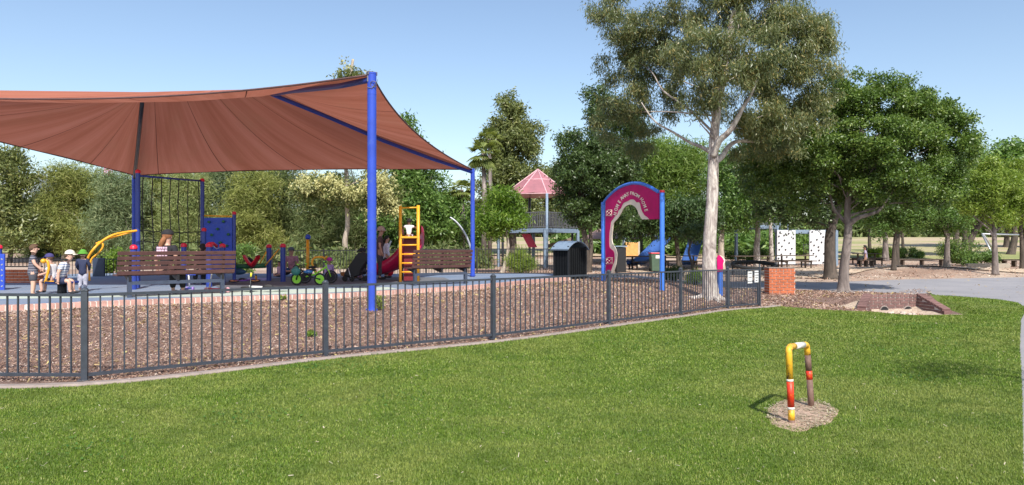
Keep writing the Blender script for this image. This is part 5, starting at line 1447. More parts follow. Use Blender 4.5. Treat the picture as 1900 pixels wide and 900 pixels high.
for i, (lb, px, d, tk, r, es, lm, bk) in enumerate(right_trees):
    sc_ = d / 38
    tree(lb, 'tree', px, d, tk, r, [env(a, b2, c, e, d) for a, b2, c, e in es], lm, bk, 200 + i, int(20 * len(es) * 1.4), .42 * sc_, 800 * len(es), 8, (.13 * sc_, .22 * sc_), (.045 * sc_, .075 * sc_), .14 * sc_, nbr=14, droop=.15, group='park trees on the right', flare=1.35,
         extra=[([(1845, 440, d), (1835, 425, d), (1822, 414, d), (1805, 400, d)], .06, .02), ([(1846, 430, d), (1862, 418, d), (1880, 410, d), (1900, 398, d)], .05, .015), ([(1845, 445, d), (1838, 432, d), (1828, 426, d)], .05, .02)] if px == 1847 else
         [([(1797, 460, d), (1790, 435, d), (1797, 415, d), (1800, 395, d)], .2, .1)] if px == 1792 else None)
D = 75
for i, (a, b2, c, e, lm, lb) in enumerate([(1790, 345, 60, 62, mid_leaf, 'dense green tree showing above the yellow green one'), (1868, 320, 50, 55, mid_leaf, 'darker tree top behind the right hand trees'), (1900, 345, 50, 60, bright_leaf, 'bright tree at the right picture edge beyond the field')]):
    tree(lb, 'tree', a, D, [(a, 430), (a, 390)], .3, [env(a, b2, c, e, D), env(a + 15, b2 + 40, c, e * .6, D)], lm, dark_bark, 240 + i, 60, 1.2, 2200, 8, (.35, .55), (.16, .26), .45, nbr=8, group='park trees on the right')

# wood behind the play area
cas_b = leaf_mat('grey_green_needles', (.15, .195, .10), (.25, .30, .15), (.38, .40, .22), trans=.3, rough=.7, c3w=.95, spec=.2)
cas_c = leaf_mat('yellow_green_needles', (.20, .225, .06), (.32, .335, .10), (.44, .42, .18), trans=.3, rough=.7, c3w=.95, spec=.2)
back = [
    # px, d, env list (px,py,rx,ry), material, label
    (18, 50, [(10, 300, 34, 34), (35, 345, 40, 30), (10, 390, 46, 40), (60, 330, 14, 24), (40, 430, 50, 40)], conic_leaf, 'loose yellowish gum at the far left in front of the white building', 'c'),
    (70, 56, [(70, 410, 44, 60), (85, 460, 40, 40)], cas_leaf2, 'dark shaded tree with a hollow look behind the far left children', 'n'),
    (118, 52, [(125, 345, 42, 40), (110, 400, 50, 50), (140, 440, 50, 44)], cas_leaf, 'rounded she-oak right of the dark gap at the left', 'n'),
    (172, 55, [(165, 350, 44, 42), (180, 400, 50, 54), (160, 450, 48, 40)], cas_leaf, 'feathery she-oak standing directly below the pink mast', 'n'),
    (228, 50, [(225, 365, 48, 44), (215, 420, 54, 50), (240, 460, 50, 36)], cas_leaf, 'feathery she-oak behind the arched yellow climber', 'n'),
    (290, 54, [(290, 340, 52, 50), (280, 400, 52, 56), (300, 450, 50, 40)], cas_leaf, 'feathery she-oak seen through the rope net', 'n'),
    (352, 50, [(350, 350, 46, 44), (345, 410, 50, 50), (360, 455, 48, 38)], cas_leaf, 'feathery she-oak behind the right half of the rope net', 'n'),
    (410, 56, [(405, 335, 52, 52), (420, 400, 50, 56), (400, 450, 44, 40)], cas_leaf, 'she-oak rising behind the blue climbing wall', 'n'),
    (470, 50, [(468, 350, 48, 46), (460, 410, 52, 52), (480, 455, 48, 38)], cas_leaf, 'pale she-oak behind the green balance beam', 'n'),
    (530, 54, [(530, 345, 50, 50), (520, 410, 48, 50), (545, 455, 46, 40)], cas_leaf2, 'darker she-oak behind the two red capped posts', 'n'),
    (595, 50, [(590, 370, 48, 40), (600, 420, 50, 46), (585, 460, 46, 34)], cas_leaf2, 'she-oak behind the yellow pole with the blue ball', 'n'),
    (655, 56, [(660, 370, 50, 50), (670, 430, 50, 46)], cas_leaf2, 'she-oak behind the pale slender trunk and pushchair', 'n'),
    (720, 52, [(720, 400, 50, 50), (730, 450, 46, 36)], mid_leaf, 'leafy green tree right behind the standing man', 'l'),
    (765, 48, [(760, 340, 42, 50), (770, 400, 50, 50), (745, 240, 22, 26), (765, 280, 32, 34), (790, 300, 24, 20)], mid_leaf, 'tall leafy green tree showing above the shade cloth on the right', 'l'),
    (815, 50, [(810, 380, 44, 42), (825, 430, 44, 46), (800, 340, 24, 24)], mid_leaf, 'leafy green tree behind the slatted bench and curved pole', 'l'),
    (858, 54, [(855, 405, 30, 34), (865, 445, 36, 34)], mid_leaf, 'bushy tree right below the small palm', 'l'),
    (1010, 62, [(1015, 340, 36, 30), (1040, 380, 40, 40)], conic_leaf, 'olive tree peeking out right of the pink roof', 'l'),
]
for i, (px, d, es, lm, lb, ty) in enumerate(back):
    if lm is cas_leaf: lm = (cas_leaf, cas_b, cas_c)[i % 3]
    sc_ = d / 50
    kw = dict(L=(.28, .50), W=(.035, .055), cr=.26, per=12, n=int((380 if px == 18 else 760) * len(es)), droop=.1) if ty == 'n' else dict(L=(.22, .36), W=(.08, .13), cr=.24, per=9, n=int((330 if px == 18 else 700) * len(es)), droop=.1)
    top = min(e[1] for e in es)
    if ty == 'n':
        rj = random.Random(i); es = es + [(px + rj.uniform(-42, 42), top + rj.uniform(-22, 30), rj.uniform(8, 13), rj.uniform(26, 44)) for _ in range(4)]
    tree(lb, 'tree', px, d, [(px + 3, 440), (px - 3, 400), (px, top + 20)], .16, [env(a, b2, c, e, d) for a, b2, c, e in es], lm, pale_bark if i % 3 else dark_bark, 300 + i, 26 * len(es), .72 * sc_, kw['n'], kw['per'], kw['L'], kw['W'], kw['cr'], kw['droop'], nbr=16, group='trees behind the play area', flare=1.2, shell=.25)
# flowering tree with the pale trunk
D = 42
ft = tree('tall slender pale trunked tree with cream blossom above and below the shade cloth', 'tree', 645, D,
     [(640, 450), (645, 420), (644, 380), (643, 330), (640, 280), (645, 220), (650, 150), (655, 110)], .17,
     [env(600, 345, 48, 24, D), env(700, 345, 46, 30, D), env(640, 370, 60, 26, D), env(720, 375, 28, 30, D), env(575, 360, 30, 18, D), env(655, 250, 70, 60, D), env(650, 165, 45, 42, D), env(672, 122, 18, 8, D), env(640, 107, 14, 5, D)],
     conic_leaf, pale_bark, 95, 150, .55, 2400, 8, (.22, .34), (.07, .11), .2, nbr=22, droop=.2, flare=1.3)
rng = np.random.default_rng(96)
subs = subblobs([env(590, 342, 46, 24, D, -1.2), env(705, 345, 46, 32, D, -1.4), env(640, 355, 36, 20, D, -1.2), env(722, 378, 24, 30, D, -1.2), env(640, 122, 22, 8, D, -.5), env(690, 385, 28, 20, D, -1.2)], 80, rng, .34)
foliage('blossom', flower_leaf, ft, subs, rng, 620, 7, (.10, .2), (.07, .12), .14, origin=tuple(ft.location))
# far tree line on both sides
for nm, x0, x1, d, top, seed, lm, lb in (('distant_trees', -560, 900, 78, 400, 1, cas_leaf2, 'continuous dark wood far behind the she-oaks'), ('distant_trees', 860, 2400, 130, 415, 2, cas_leaf2, 'far line of dark trees along the top of the dry field'), ('distant_shrubs', 330, 900, 42, 484, 3, cas_leaf2, 'low green understorey along the back fence'), ('distant_shrubs', 1040, 1480, 60, 446, 4, mid_leaf, 'green undergrowth behind the raised walkway')):
    rng = np.random.default_rng(seed * 17)
    es = []
    k = int((x1 - x0) / 28)
    for i in range(k):
        px = x0 + (x1 - x0) * (i + .5) / k; hh = rng.uniform(.7, 1.15)
        x = PX(px, d); z0 = Hs(x, d); zt = PZ(top, d); zt = z0 + (zt - z0) * hh
        es.append((x, d + rng.uniform(-2, 2), (z0 + zt) / 2, 20 / F * d, 2.5, (zt - z0) / 2 + .3))
    s_ = d / 50
    o = foliage(nm, lm, None, subblobs(es, k * 9, rng, .8 * s_), rng, 150 * k, 8, (.4 * s_, .6 * s_), (.12 * s_, .2 * s_), .35 * s_, .1)
    tag(o, lb, 'trees' if 'trees' in nm else 'undergrowth', kind='stuff')

# palms
def palm(label, px, d, pcrown, r, nf, FL, seed, mat, dead=True):
    x = PX(px, d); z0 = Hs(x, d) - .1; zc = PZ(pcrown, d)
    t = thing('palm_tree', label, 'palm', (x, d, z0))
    MB().tube([(x, d, z0), (x + .1, d, (z0 + zc) / 2), (x, d, zc)], [r * 1.2, r, r * .8], 12).build('trunk', fig_bark, t, True, world=True)
    rg = random.Random(seed); V = []
    for k in range(nf):
        az = 2 * math.pi * k / nf + rg.uniform(-.2, .2); el = rg.uniform(-.9, 1.2)
        dr = Vector((math.cos(az) * math.cos(el), math.sin(az) * math.cos(el), math.sin(el)))
        c = Vector((x, d, zc)); st = c + dr * FL * .5
        # fan of narrow leaflets at the stalk end
        side = dr.cross(Vector((0, 0, 1)));
        if side.length < .1: side = Vector((1, 0, 0))
        side.normalize(); upv = side.cross(dr)
        V += [c, c + side * .02, st + side * .02, st - side * .02]
        for j in range(13):
            a = -1.5 + 3.0 * j / 12; dd_ = (dr * math.cos(a) + side * math.sin(a)).normalized(); L = FL * .62 * (1 - .25 * abs(a) / 1.5)
            dd_.z -= .25; tip = st + dd_ * L + Vector((0, 0, -.18 * L)); w = dd_.cross(upv).normalized() * .045 * FL
            m1 = st + dd_ * L * .5
            V += [st, m1 + w, tip, m1 - w]
    o = np_mesh('crown', np.array([tuple(v) for v in V]) - np.array(t.location), 4, mat, t)
pm = leaf_mat('palm_fronds', (.14, .18, .04), (.28, .31, .09), trans=.3)
palm('tall slender palm with drooping fronds left of the cone shaped tree', 897, 45, 285, .16, 34, 1.25, 5, pm)
palm('second palm head tucked against the cone shaped tree', 908, 50, 258, .14, 26, 1.1, 6, pm)
palm('short palm whose crown shows left of the far blue post', 856, 50, 352, .2, 28, 1.1, 7, pm)

# surface roots at the foot of the two big trees
for nm, px, d, r, n_, mt in (('tree', 1319, G, .30, 9, gum_bark), ('tree.001', 1565, 22.9, .22, 8, fig_bark)):
    tr_ = bpy.data.objects[nm]; rb = random.Random(px); mb = MB(); x = PX(px, d)
    for k in range(n_):
        a = 2 * math.pi * k / n_ + rb.uniform(-.25, .25); L = rb.uniform(1.6, 2.6) * r; pts = []
        for i, q in enumerate((.25, .75, 1.3, 1.0 + L / r * .55)):
            aa = a + rb.uniform(-.1, .1); xx = x + math.cos(aa) * r * q; yy = d + math.sin(aa) * r * q
            pts.append((xx, yy, Hs(xx, yy) + (.55, .20, .05, -.05)[i] * r * 1.6))
        pts = spline(pts, 3); mb.tube(pts, [r * .34 * (1 - .8 * i / (len(pts) - 1)) for i in range(len(pts))], 8)
    mb.build('roots', mt, tr_, True, world=True)
# bushes and planting
def bush(label, px, d, w, h, lm, seed, L=(.10, .18), W=(.03, .06), n=240, cat='bush', group=None, zoff=0):
    rng = np.random.default_rng(seed); x = PX(px, d); z0 = Hs(x, d)
    t = thing('bush', label, cat, (x, d, z0), group=group)
    es = [(x, d, z0 + h * .5 + zoff, w / 2, w / 2.4, h * .5)]
    foliage('foliage', lm, t, subblobs(es, 14, rng, min(w, h) * .28), rng, n, 8, L, W, min(w, h) * .12, -.2, origin=tuple(t.location), shell=.2)
    rb = random.Random(seed); mb = MB()
    for k in range(6): mb.tube([(x, d, z0 - .03), (x + rb.uniform(-.3, .3) * w, d + rb.uniform(-.2, .2) * w, z0 + h * .7)], [.02, .006], 5)
    mb.build('stems', dark_bark, t, True, world=True)
    return t
bush('rounded dark leafy bush below the forked trunk', 1786, 46, 3.0, 1.55, fig_leaf, 1, n=900)
bush('lower spreading bright bush right of the dark leafy bush', 1818, 44, 2.6, .9, mid_leaf, 2, n=700)
bush('strappy green planting left of the pale far trunk', 1630, 54, 3.4, .75, bright_leaf, 3, (.35, .6), (.03, .05), 420, 'planting')
bush('strappy green planting right of the pale far trunk', 1682, 54, 3.6, .8, mid_leaf, 4, (.35, .6), (.03, .05), 420, 'planting')
bush('low dark bush behind the long table left of the climbing wall', 1395, 50, 5.0, 1.2, fig_leaf, 5, n=900)
bush('grassy clump beside the foot of the gum tree', 1291, 23.5, .7, .45, bright_leaf, 6, (.2, .4), (.012, .02), 140, 'grass clump')
bush('dark strappy plant at the foot of the right arch post', 1250, 27, 1.0, .45, dark_leaf, 7, (.2, .4), (.015, .03), 200, 'plant')
bush('pale yellow flowering grass clump behind the rear fence', 966, 31, 1.5, 1.0, yel_leaf, 8, (.3, .5), (.012, .025), 380, 'grass clump')
bush('bright green bush behind the low fence under the arched climber', 208, 30, 1.1, 1.1, bright_leaf, 9, n=420)
bush('pale lime bush behind the climbing wall post', 452, 31, 1.0, 1.7, mid_leaf, 10, n=300)
bush('small weed growing against the foot of the near blue post', 703, 14.4, .24, .34, yel_leaf, 11, (.04, .07), (.012, .02), 46, 'weed')
bush('tiny green weed in the bark near the second fence post', 578, 11.6, .16, .10, bright_leaf, 12, (.04, .07), (.015, .025), 22, 'weed')
bush('tiny green weed at the brick edging under the bench', 524, 16.0, .22, .12, yel_leaf, 13, (.04, .07), (.015, .025), 22, 'weed')
# climbing weed beside the post
t = None
# tree just outside the picture on the right whose shade falls on the lawn
rng = np.random.default_rng(404)
ot = thing('tree', 'gum sapling beyond the right edge of the lawn whose thin shade falls on the grass', 'tree', (8.6, 2.2, -.05))
MB().tube(spline([(8.6, 2.2, -.1), (8.5, 2.4, 1.8), (8.2, 2.8, 3.6), (7.2, 3.6, 4.7), (6.0, 4.1, 5.1)], 5), [.12 - .0052 * i for i in range(21)], 10).build('trunk', gum_bark, ot, True, world=True)
foliage('crown', gum_leaf, ot, subblobs([(6.3, 4.1, 4.9, 1.5, .8, .5), (8.2, 2.8, 4.4, 1.4, 1.3, 1.2)], 40, rng, .3), rng, 420, 8, (.10, .18), (.022, .036), .14, .6, origin=tuple(ot.location))
# ------------------------------------------------------------------ people
def skin_mat(name, col):
    m, nt, b = nmat(name)
    f = noise(nt, tcoord(nt), 9, 4)
    nt.links.new(ramp(nt, f, [(.3, tuple(c * .9 for c in col)), (.7, tuple(min(1, c * 1.08) for c in col))]), b.inputs['Base Color'])
    b.inputs['Roughness'].default_value = .5; b.inputs['Subsurface Weight'].default_value = .05
    return m
SK_L = skin_mat('skin_light', (.60, .36, .27)); SK_M = skin_mat('skin_tan', (.42, .23, .16)); SK_D = skin_mat('skin_dark', (.12, .06, .04))
def skin_shape(verts, edges, radii, sub=2):
    me = bpy.data.meshes.new('tmp'); me.from_pydata([tuple(v) for v in verts], edges, [])
    ob = bpy.data.objects.new('tmp', me); COL.objects.link(ob)
    md = ob.modifiers.new('s', 'SKIN'); md.use_smooth_shade = True
    if hasattr(md, 'branch_smoothing'): md.branch_smoothing = .4
    sv = me.skin_vertices[0].data
    for i, r in enumerate(radii):
        sv[i].radius = (r, r) if not isinstance(r, tuple) else r
        sv[i].use_root = (i == 0)
    ss = ob.modifiers.new('u', 'SUBSURF'); ss.levels = sub; ss.render_levels = sub
    dg = bpy.context.evaluated_depsgraph_get(); dg.update()
    out = bpy.data.meshes.new_from_object(ob.evaluated_get(dg))
    vs = [tuple(v.co) for v in out.vertices]; fs = [tuple(p.vertices) for p in out.polygons]
    bpy.data.objects.remove(ob); bpy.data.meshes.remove(out); bpy.data.meshes.remove(me)
    return vs, fs

def person(label, x, y, z, rz, Ht, pose='stand', child=False, skin=SK_L, top=None, bottom=None, hair=None, hair_long=False, hat=None, hatmat=None, shoes=None, long_sleeve=False, long_legs=False, over={}, dress=False, lean=0.0, hair_bun=False, detail=None):
    """local axes: +y is forward, lengths are fractions of the height"""
    S = Ht
    hk = 1.22 if child else 1.0                    # head size factor
    leg = .44 if child else .5
    J = {}
    if pose == 'stand': J['pel'] = Vector((0, 0, leg + .02))
    else: J['pel'] = Vector((0, 0, over.get('seat', .28) + .045))
    pz = J['pel'].z; T = (1 - leg - .02 - .155 * hk)   # torso pelvis to neck base
    f = lambda k: Vector((0, lean * k, pz + T * k))
    J['wai'] = f(.35); J['che'] = f(.72); J['nek'] = f(1.0) + Vector((0, .005, 0)); J['hd1'] = J['nek'] + Vector((0, .012 + lean * .1, .045 * hk)); J['hd2'] = J['hd1'] + Vector((0, .01, .055 * hk)); J['hd3'] = J['hd2'] + Vector((0, -.005, .03 * hk))
    sw = .098 if child else .11
    for s, n in ((-1, 'L'), (1, 'R')):
        J['sh' + n] = J['che'] + Vector((s * sw, 0, T * .18)); J['el' + n] = J['sh' + n] + Vector((s * .03, -.01, -.16)); J['wr' + n] = J['el' + n] + Vector((s * .005, .035, -.14))
        J['hp' + n] = J['pel'] + Vector((s * .05, 0, -.02))
        if pose == 'stand':
            J['kn' + n] = Vector((s * .055, .012, leg * .54)); J['an' + n] = Vector((s * .06, -.005, .035)); J['to' + n] = Vector((s * .07, .085, .018))
        elif pose == 'sit':
            J['kn' + n] = J['hp' + n] + Vector((s * .02, .23, .0)); J['an' + n] = Vector((s * .07, .24, .035)); J['to' + n] = Vector((s * .075, .32, .018))
        elif pose == 'ground':
            J['kn' + n] = J['hp' + n] + Vector((s * .12, .17, .05)); J['an' + n] = J['hp' + n] + Vector((-s * .03, .24, -.005)); J['to' + n] = J['an' + n] + Vector((-s * .06, .04, .0))
    for k, v in over.items():
        if k in J: J[k] = J[k] + Vector(v) if len(v) == 3 else Vector(v[:3])
    for n in 'LR':
        h = J['wr' + n] - J['el' + n]; J['ha' + n] = J['wr' + n] + h.normalized() * .035
    t = thing('person', label, 'person', (x, y, z), rz)
    order = ['pel', 'wai', 'che', 'nek', 'hd1', 'hd2', 'hd3', 'shL', 'elL', 'wrL', 'haL', 'shR', 'elR', 'wrR', 'haR', 'hpL', 'knL', 'anL', 'toL', 'hpR', 'knR', 'anR', 'toR']
    rad = dict(pel=.072, wai=.060, che=.070, nek=.028, hd1=.046 * hk, hd2=.058 * hk, hd3=.045 * hk, shL=.036, elL=.025, wrL=.018, haL=.022, hpL=.055, knL=.036, anL=.023, toL=.020)
    for k in list(rad):
        if k.endswith('L') : rad[k[:-1] + 'R'] = rad[k]
    if child:
        rad.update(pel=.088, wai=.082, che=.084, nek=.034)
        for n in 'LR': rad.update({'sh' + n: .044, 'el' + n: .031, 'wr' + n: .023, 'ha' + n: .024, 'hp' + n: .064, 'kn' + n: .043, 'an' + n: .030, 'to' + n: .024})
    I = {k: i for i, k in enumerate(order)}
    E = [('pel', 'wai'), ('wai', 'che'), ('che', 'nek'), ('nek', 'hd1'), ('hd1', 'hd2'), ('hd2', 'hd3')]
    for n in 'LR': E += [('che', 'sh' + n), ('sh' + n, 'el' + n), ('el' + n, 'wr' + n), ('wr' + n, 'ha' + n), ('pel', 'hp' + n), ('hp' + n, 'kn' + n), ('kn' + n, 'an' + n), ('an' + n, 'to' + n)]
    vs, fs = skin_shape([J[k] * S for k in order], [(I[a], I[b2]) for a, b2 in E], [rad[k] * S for k in order])
    mb = MB().add(vs, fs)
    # fingers, nose, ears grow out of the same mesh
    for s, n in ((-1, 'L'), (1, 'R')):
        w = J['ha' + n]; d = (J['ha' + n] - J['wr' + n]).normalized(); sd_ = d.cross(Vector((s, 0, .01))).normalized()
        for k, (ln, of) in enumerate(((.036, -.012), (.042, -.004), (.040, .004), (.032, .012))):
            a = (w + sd_ * of) * S; m_ = a + d * ln * .5 * S; e = m_ + (d * .45 + Vector((-s * .25, .1, 0))) * ln * S
            mb.tube([a, m_, e], [.0062 * S, .0055 * S, .004 * S], 6)
        a = (w - d * .012 + sd_ * .014) * S; mb.tube([a, a + (d * .4 + sd_ * .9) * .02 * S, a + (d * 1.2 + sd_ * 1.1) * .024 * S], [.007 * S, .006 * S, .0045 * S], 6)
        mb.sphere((J['hd2'] + Vector((s * .052 * hk, -.005, -.01))) * S, (.008 * S, .012 * S * hk, .016 * S * hk), 8, 6)
    mb.sphere((J['hd2'] + Vector((0, .058 * hk, -.012))) * S, (.009 * S, .013 * S, .014 * S), 8, 6)
    mb.build('body', skin, t, True)
    eb_ = MB()
    for s in (-1, 1): eb_.sphere((J['hd2'] + Vector((s * .020 * hk, .052 * hk, .002))) * S, (.006 * S, .004 * S, .004 * S), 6, 4)
    eb_.build('eyes', M['black'], t, True)
    def cloth(name, keys, edges, grow, mat, rmod={}):
        ii = {k: i for i, k in enumerate(keys)}
        rs = [(rmod.get(k, rad.get(k, .03)) + grow) * S for k in keys]
        vs, fs = skin_shape([(J2[k]) * S for k in keys], [(ii[a], ii[b2]) for a, b2 in edges], rs)
        return MB().add(vs, fs).build(name, mat, t, True)
    J2 = dict(J)
    for n in 'LR':
        J2['sl' + n] = J['sh' + n].lerp(J['el' + n], .72); pass
        J2['th' + n] = J['hp' + n].lerp(J['kn' + n], .80); rad['th' + n] = .058 if child else .048
        J2['cu' + n] = J['kn' + n].lerp(J['an' + n], .88); rad['cu' + n] = .028
        J2['wc' + n] = J['el' + n].lerp(J['wr' + n], .9); rad['wc' + n] = .021
    J2['nb'] = J['che'].lerp(J['nek'], .72); rad['nb'] = .040
    J2['hem'] = J['pel'] + Vector((0, 0, -.085 if pose == 'stand' else -.015)); rad['hem'] = .094 if child else .080; J2['ws'] = J['pel'].lerp(J['wai'], .5); rad['ws'] = .078 if child else .066; rad['slL'] = rad['slR'] = .040 if child else .032
    if top:
        keys = ['che', 'wai', 'hem', 'nb']; eds = [('che', 'wai'), ('wai', 'hem'), ('che', 'nb')]
        for n in 'LR':
            keys += ['sh' + n, 'sl' + n]; eds += [('che', 'sh' + n), ('sh' + n, 'sl' + n)]
            if long_sleeve: keys += ['el' + n, 'wc' + n]; eds[-1] = ('sh' + n, 'sl' + n); eds += [('sl' + n, 'el' + n), ('el' + n, 'wc' + n)]
        sh_ = cloth('shirt', keys, eds, .012, top)
        if detail: detail(sh_, J, S)
    if bottom:
        keys = ['pel', 'ws']; eds = [('pel', 'ws')]
        for n in 'LR':
            keys += ['hp' + n, 'th' + n]; eds += [('pel', 'hp' + n), ('hp' + n, 'th' + n)]
            if long_legs: keys += ['kn' + n, 'cu' + n]; eds += [('th' + n, 'kn' + n), ('kn' + n, 'cu' + n)]
        cloth('trousers' if long_legs else 'shorts', keys, eds, .012, bottom)
    if shoes:
        for n in 'LR':
            a, b2 = J['an' + n] * S, J['to' + n] * S; c = a.lerp(b2, .55); dr = (b2 - a); ang = math.atan2(dr.y, dr.x)
            Mx = Matrix.Rotation(ang, 3, 'Z')
            MB().sphere((c.x, c.y, c.z - .002 * S), (.075 * S, .033 * S, .026 * S), 12, 8, M=Mx).build('shoe', shoes, t, True)
    hc = (J['hd2'] + Vector((0, -.006, .012))) * S; hr = .066 * hk * S
    if hair:
        hb3 = MB().sphere(hc, (hr, hr * 1.08, hr * 1.06), 14, 8, v1=.50, M=Matrix.Rotation(.62, 3, 'X'))
        if hair_long:
            top_ = hc + Vector((0, -hr * .55, .0)); hb3.tube([top_ + Vector((0, 0, -.01 * S)), top_ + Vector((-.02 * S, -.025 * S, -.06 * S)), top_ + Vector((-.045 * S, -.035 * S, -.12 * S)), top_ + Vector((-.055 * S, -.03 * S, -.20 * S))], [hr * .42, hr * .5, hr * .48, hr * .2], 12)
        if hair_bun: hb3.sphere(hc + Vector((0, -hr * .8, hr * .7)), hr * .35)
        hb3.build('hair', hair, t, True)
    if hat:
        h0 = hc + Vector((0, .004 * S, .018 * hk * S))
        ho = MB().sphere(h0, (hr * 1.10, hr * 1.14, hr * .98), 18, 8, v1=.52)
        if hat == 'bucket':
            ho.grid([[tuple(h0 + Vector((math.cos(a) * hr * k, math.sin(a) * hr * k * 1.05, -zz * hr))) for a in [2 * math.pi * i / 20 for i in range(21)]] for k, zz in ((1.10, -.05), (1.25, .18), (1.62, .42), (1.64, .47), (1.1, .08))])
        else:
            ho.grid([[tuple(h0 + Vector((u * hr * .82, hr * 1.0 + (1 - u * u) * hr * v * .9, -.02 * hr - .12 * v * hr - .15 * hr * u * u))) for u in [-1 + .2 * i for i in range(11)]] for v in (0, .5, 1.0)])
            ho.grid([[tuple(h0 + Vector((u * hr * .82, hr * 1.0 + (1 - u * u) * hr * v * .9, -.06 * hr - .12 * v * hr - .15 * hr * u * u))) for u in [-1 + .2 * i for i in range(11)]] for v in (0, .5, 1.0)])
        ho.build('cap' if hat == 'cap' else 'sun_hat', hatmat, t, True)
    return t

def fabric(name, col, v=.15): return paint(name, col, .85, var=v, scale=14)
def stripes(name, a, b2, sc):
    m, nt, b = nmat(name); tc = nt.nodes.new('ShaderNodeTexCoord'); s = nt.nodes.new('ShaderNodeSeparateXYZ'); nt.links.new(tc.outputs['Object'], s.inputs[0])
    w = nt.nodes.new('ShaderNodeMath'); w.operation = 'PINGPONG'; w.inputs[1].default_value = sc; nt.links.new(s.outputs[2], w.inputs[0])
    dv_ = nt.nodes.new('ShaderNodeMath'); dv_.operation = 'DIVIDE'; dv_.inputs[1].default_value = sc; nt.links.new(w.outputs[0], dv_.inputs[0])
    nt.links.new(ramp(nt, dv_.outputs[0], [(.0, a), (.62, a), (.68, b2)]), b.inputs['Base Color']); b.inputs['Roughness'].default_value = .85
    return m
navy = fabric('navy_cloth', (.022, .03, .075)); dgrey = fabric('dark_grey_cloth', (.05, .05, .065)); blk = fabric('black_cloth', (.014, .014, .018))
white_c = fabric('white_cloth', (.68, .68, .70), .06); brown_c = fabric('brown_cloth', (.085, .045, .045)); lil = fabric('lilac_cloth', (.42, .30, .58)); mag = fabric('magenta_cloth', (.45, .03, .30))
hair_br = fabric('brown_hair', (.10, .055, .03), .3); hair_bk = fabric('black_hair', (.012, .010, .010)); hair_red = fabric('auburn_hair', (.23, .095, .04), .35)
shoe_w = fabric('pale_shoes', (.5, .5, .52)); shoe_d = fabric('dark_shoes', (.03, .03, .035))
pd = .408
def at(px, d): return PX(px, d), d, pd
# boy standing at the left, turned towards the others
person('boy in a striped grey T-shirt and dark shorts standing left of the seated children', *at(61, 15.9), R(-62), 1.14, child=True, top=stripes('grey_stripes', (.06, .06, .085), (.20, .20, .24), .028), bottom=dgrey, hair=hair_br, shoes=shoe_d,
       over={'elR': (.0, .05, .02), 'wrR': (-.02, .11, .06), 'wrL': (.03, .10, .05), 'elL': (0, .05, .01)})
# children sitting on the rocking platform
person('boy in a navy and white cap sitting on the rocking platform holding its handle', PX(98, 16.95), 16.95, pd, R(85), 1.10, 'sit', True, top=white_c, bottom=navy, hair=hair_br, hat='cap', hatmat=fabric('navy_cap', (.05, .045, .16)), shoes=shoe_d, lean=.05,
       over={'seat': .235, 'anL': (0, -.04, .0), 'anR': (0, .0, 0), 'wrL': (0, .12, .1), 'wrR': (0, .10, .08)})
person('child in a cream cap and striped white T-shirt leaning forward on the rocking platform', PX(108, 16.6), 16.6, pd, R(-82), 1.22, 'sit', True, top=stripes('white_navy_stripes', (.62, .63, .68), (.16, .2, .34), .030), bottom=navy, hair=hair_br, hat='cap', hatmat=fabric('cream_cap', (.62, .60, .52)), shoes=shoe_d, lean=.17,
       over={'seat': .22, 'wrL': (-.02, -.07, -.03), 'elL': (-.03, -.05, -.02), 'elR': (.03, -.04, -.02), 'wrR': (.02, -.08, -.03)})
person('child in a bright green sun hat and navy jumper standing behind the seated pair', PX(153.5, 17.5), 17.5, pd, R(20), 1.0, child=True, top=navy, long_sleeve=True, bottom=fabric('pale_patterned_trousers', (.42, .42, .50), .4), long_legs=True, hair=hair_br, hat='bucket', hatmat=fabric('green_hat', (.08, .27, .03)), shoes=shoe_w,
       over={'elL': (-.01, .05, .02), 'wrL': (.03, .12, .03), 'elR': (.01, .04, .02), 'wrR': (-.02, .12, .03)})
# woman on the bench
def shirt_print(o, J, S):
    mb = MB(); rg = random.Random(8); mes = []
    pink = paint('shirt_print', (.72, .50, .62), .7, var=.1, scale=30)
    for i, (ln, dzz) in enumerate((('PINK', .030), ('CREW', -.002), ('CLUB', -.034), ('TEAM', -.066))):
        pass
    for r_ in range(4):
        n = 4 if r_ % 2 else 5; zz = J['che'].z + .045 - r_ * .034
        for k in range(n):
            w = .026 * (5 / n) * rg.uniform(.75, 1.0)
            cx = -.085 + (k + .5) * .155 / n
            mb.box((cx * S, (J['che'].y - .0905 + (abs(cx) ** 2) * 2.2) * S, zz * S), (w * S, .012 * S, .024 * S))
    mb.build('back_print', pink, o)
bA = Vector((PX(306, 16.4), 16.4, 0))
person('woman in a black cap and black printed T-shirt sitting on the long bench facing away', PX(309, 16.05), 16.05, pd, R(-8), 1.78, 'sit', top=blk, bottom=blk, long_legs=True, hair=hair_red, hair_long=True, hat='cap', hatmat=blk, shoes=fabric('grey_shoes', (.22, .24, .3)),
       over={'seat': .285, 'nek': (0, .01, 0)}, detail=shirt_print)
person('dark haired person in black sitting beyond the bench below the blue climbing wall', PX(377, 19.9), 19.9, pd + .03, R(40), 1.55, 'sit', skin=SK_M, top=blk, bottom=blk, long_legs=True, hair=hair_bk, hair_long=True, shoes=shoe_d, over={'seat': .20})
person('woman in a pink patterned top sitting on the ground by the rear fence', PX(541, 26.2), 26.2, pd - .02, R(178), 1.66, 'ground', skin=SK_M, top=fabric('pink_pattern_top', (.34, .17, .22), .5), bottom=fabric('denim', (.04, .09, .19)), hair=hair_bk, hat='cap', hatmat=fabric('grey_cap', (.08, .09, .1)), over={'seat': .10, 'wrL': (.05, .10, .05), 'wrR': (-.05, .10, .05)})
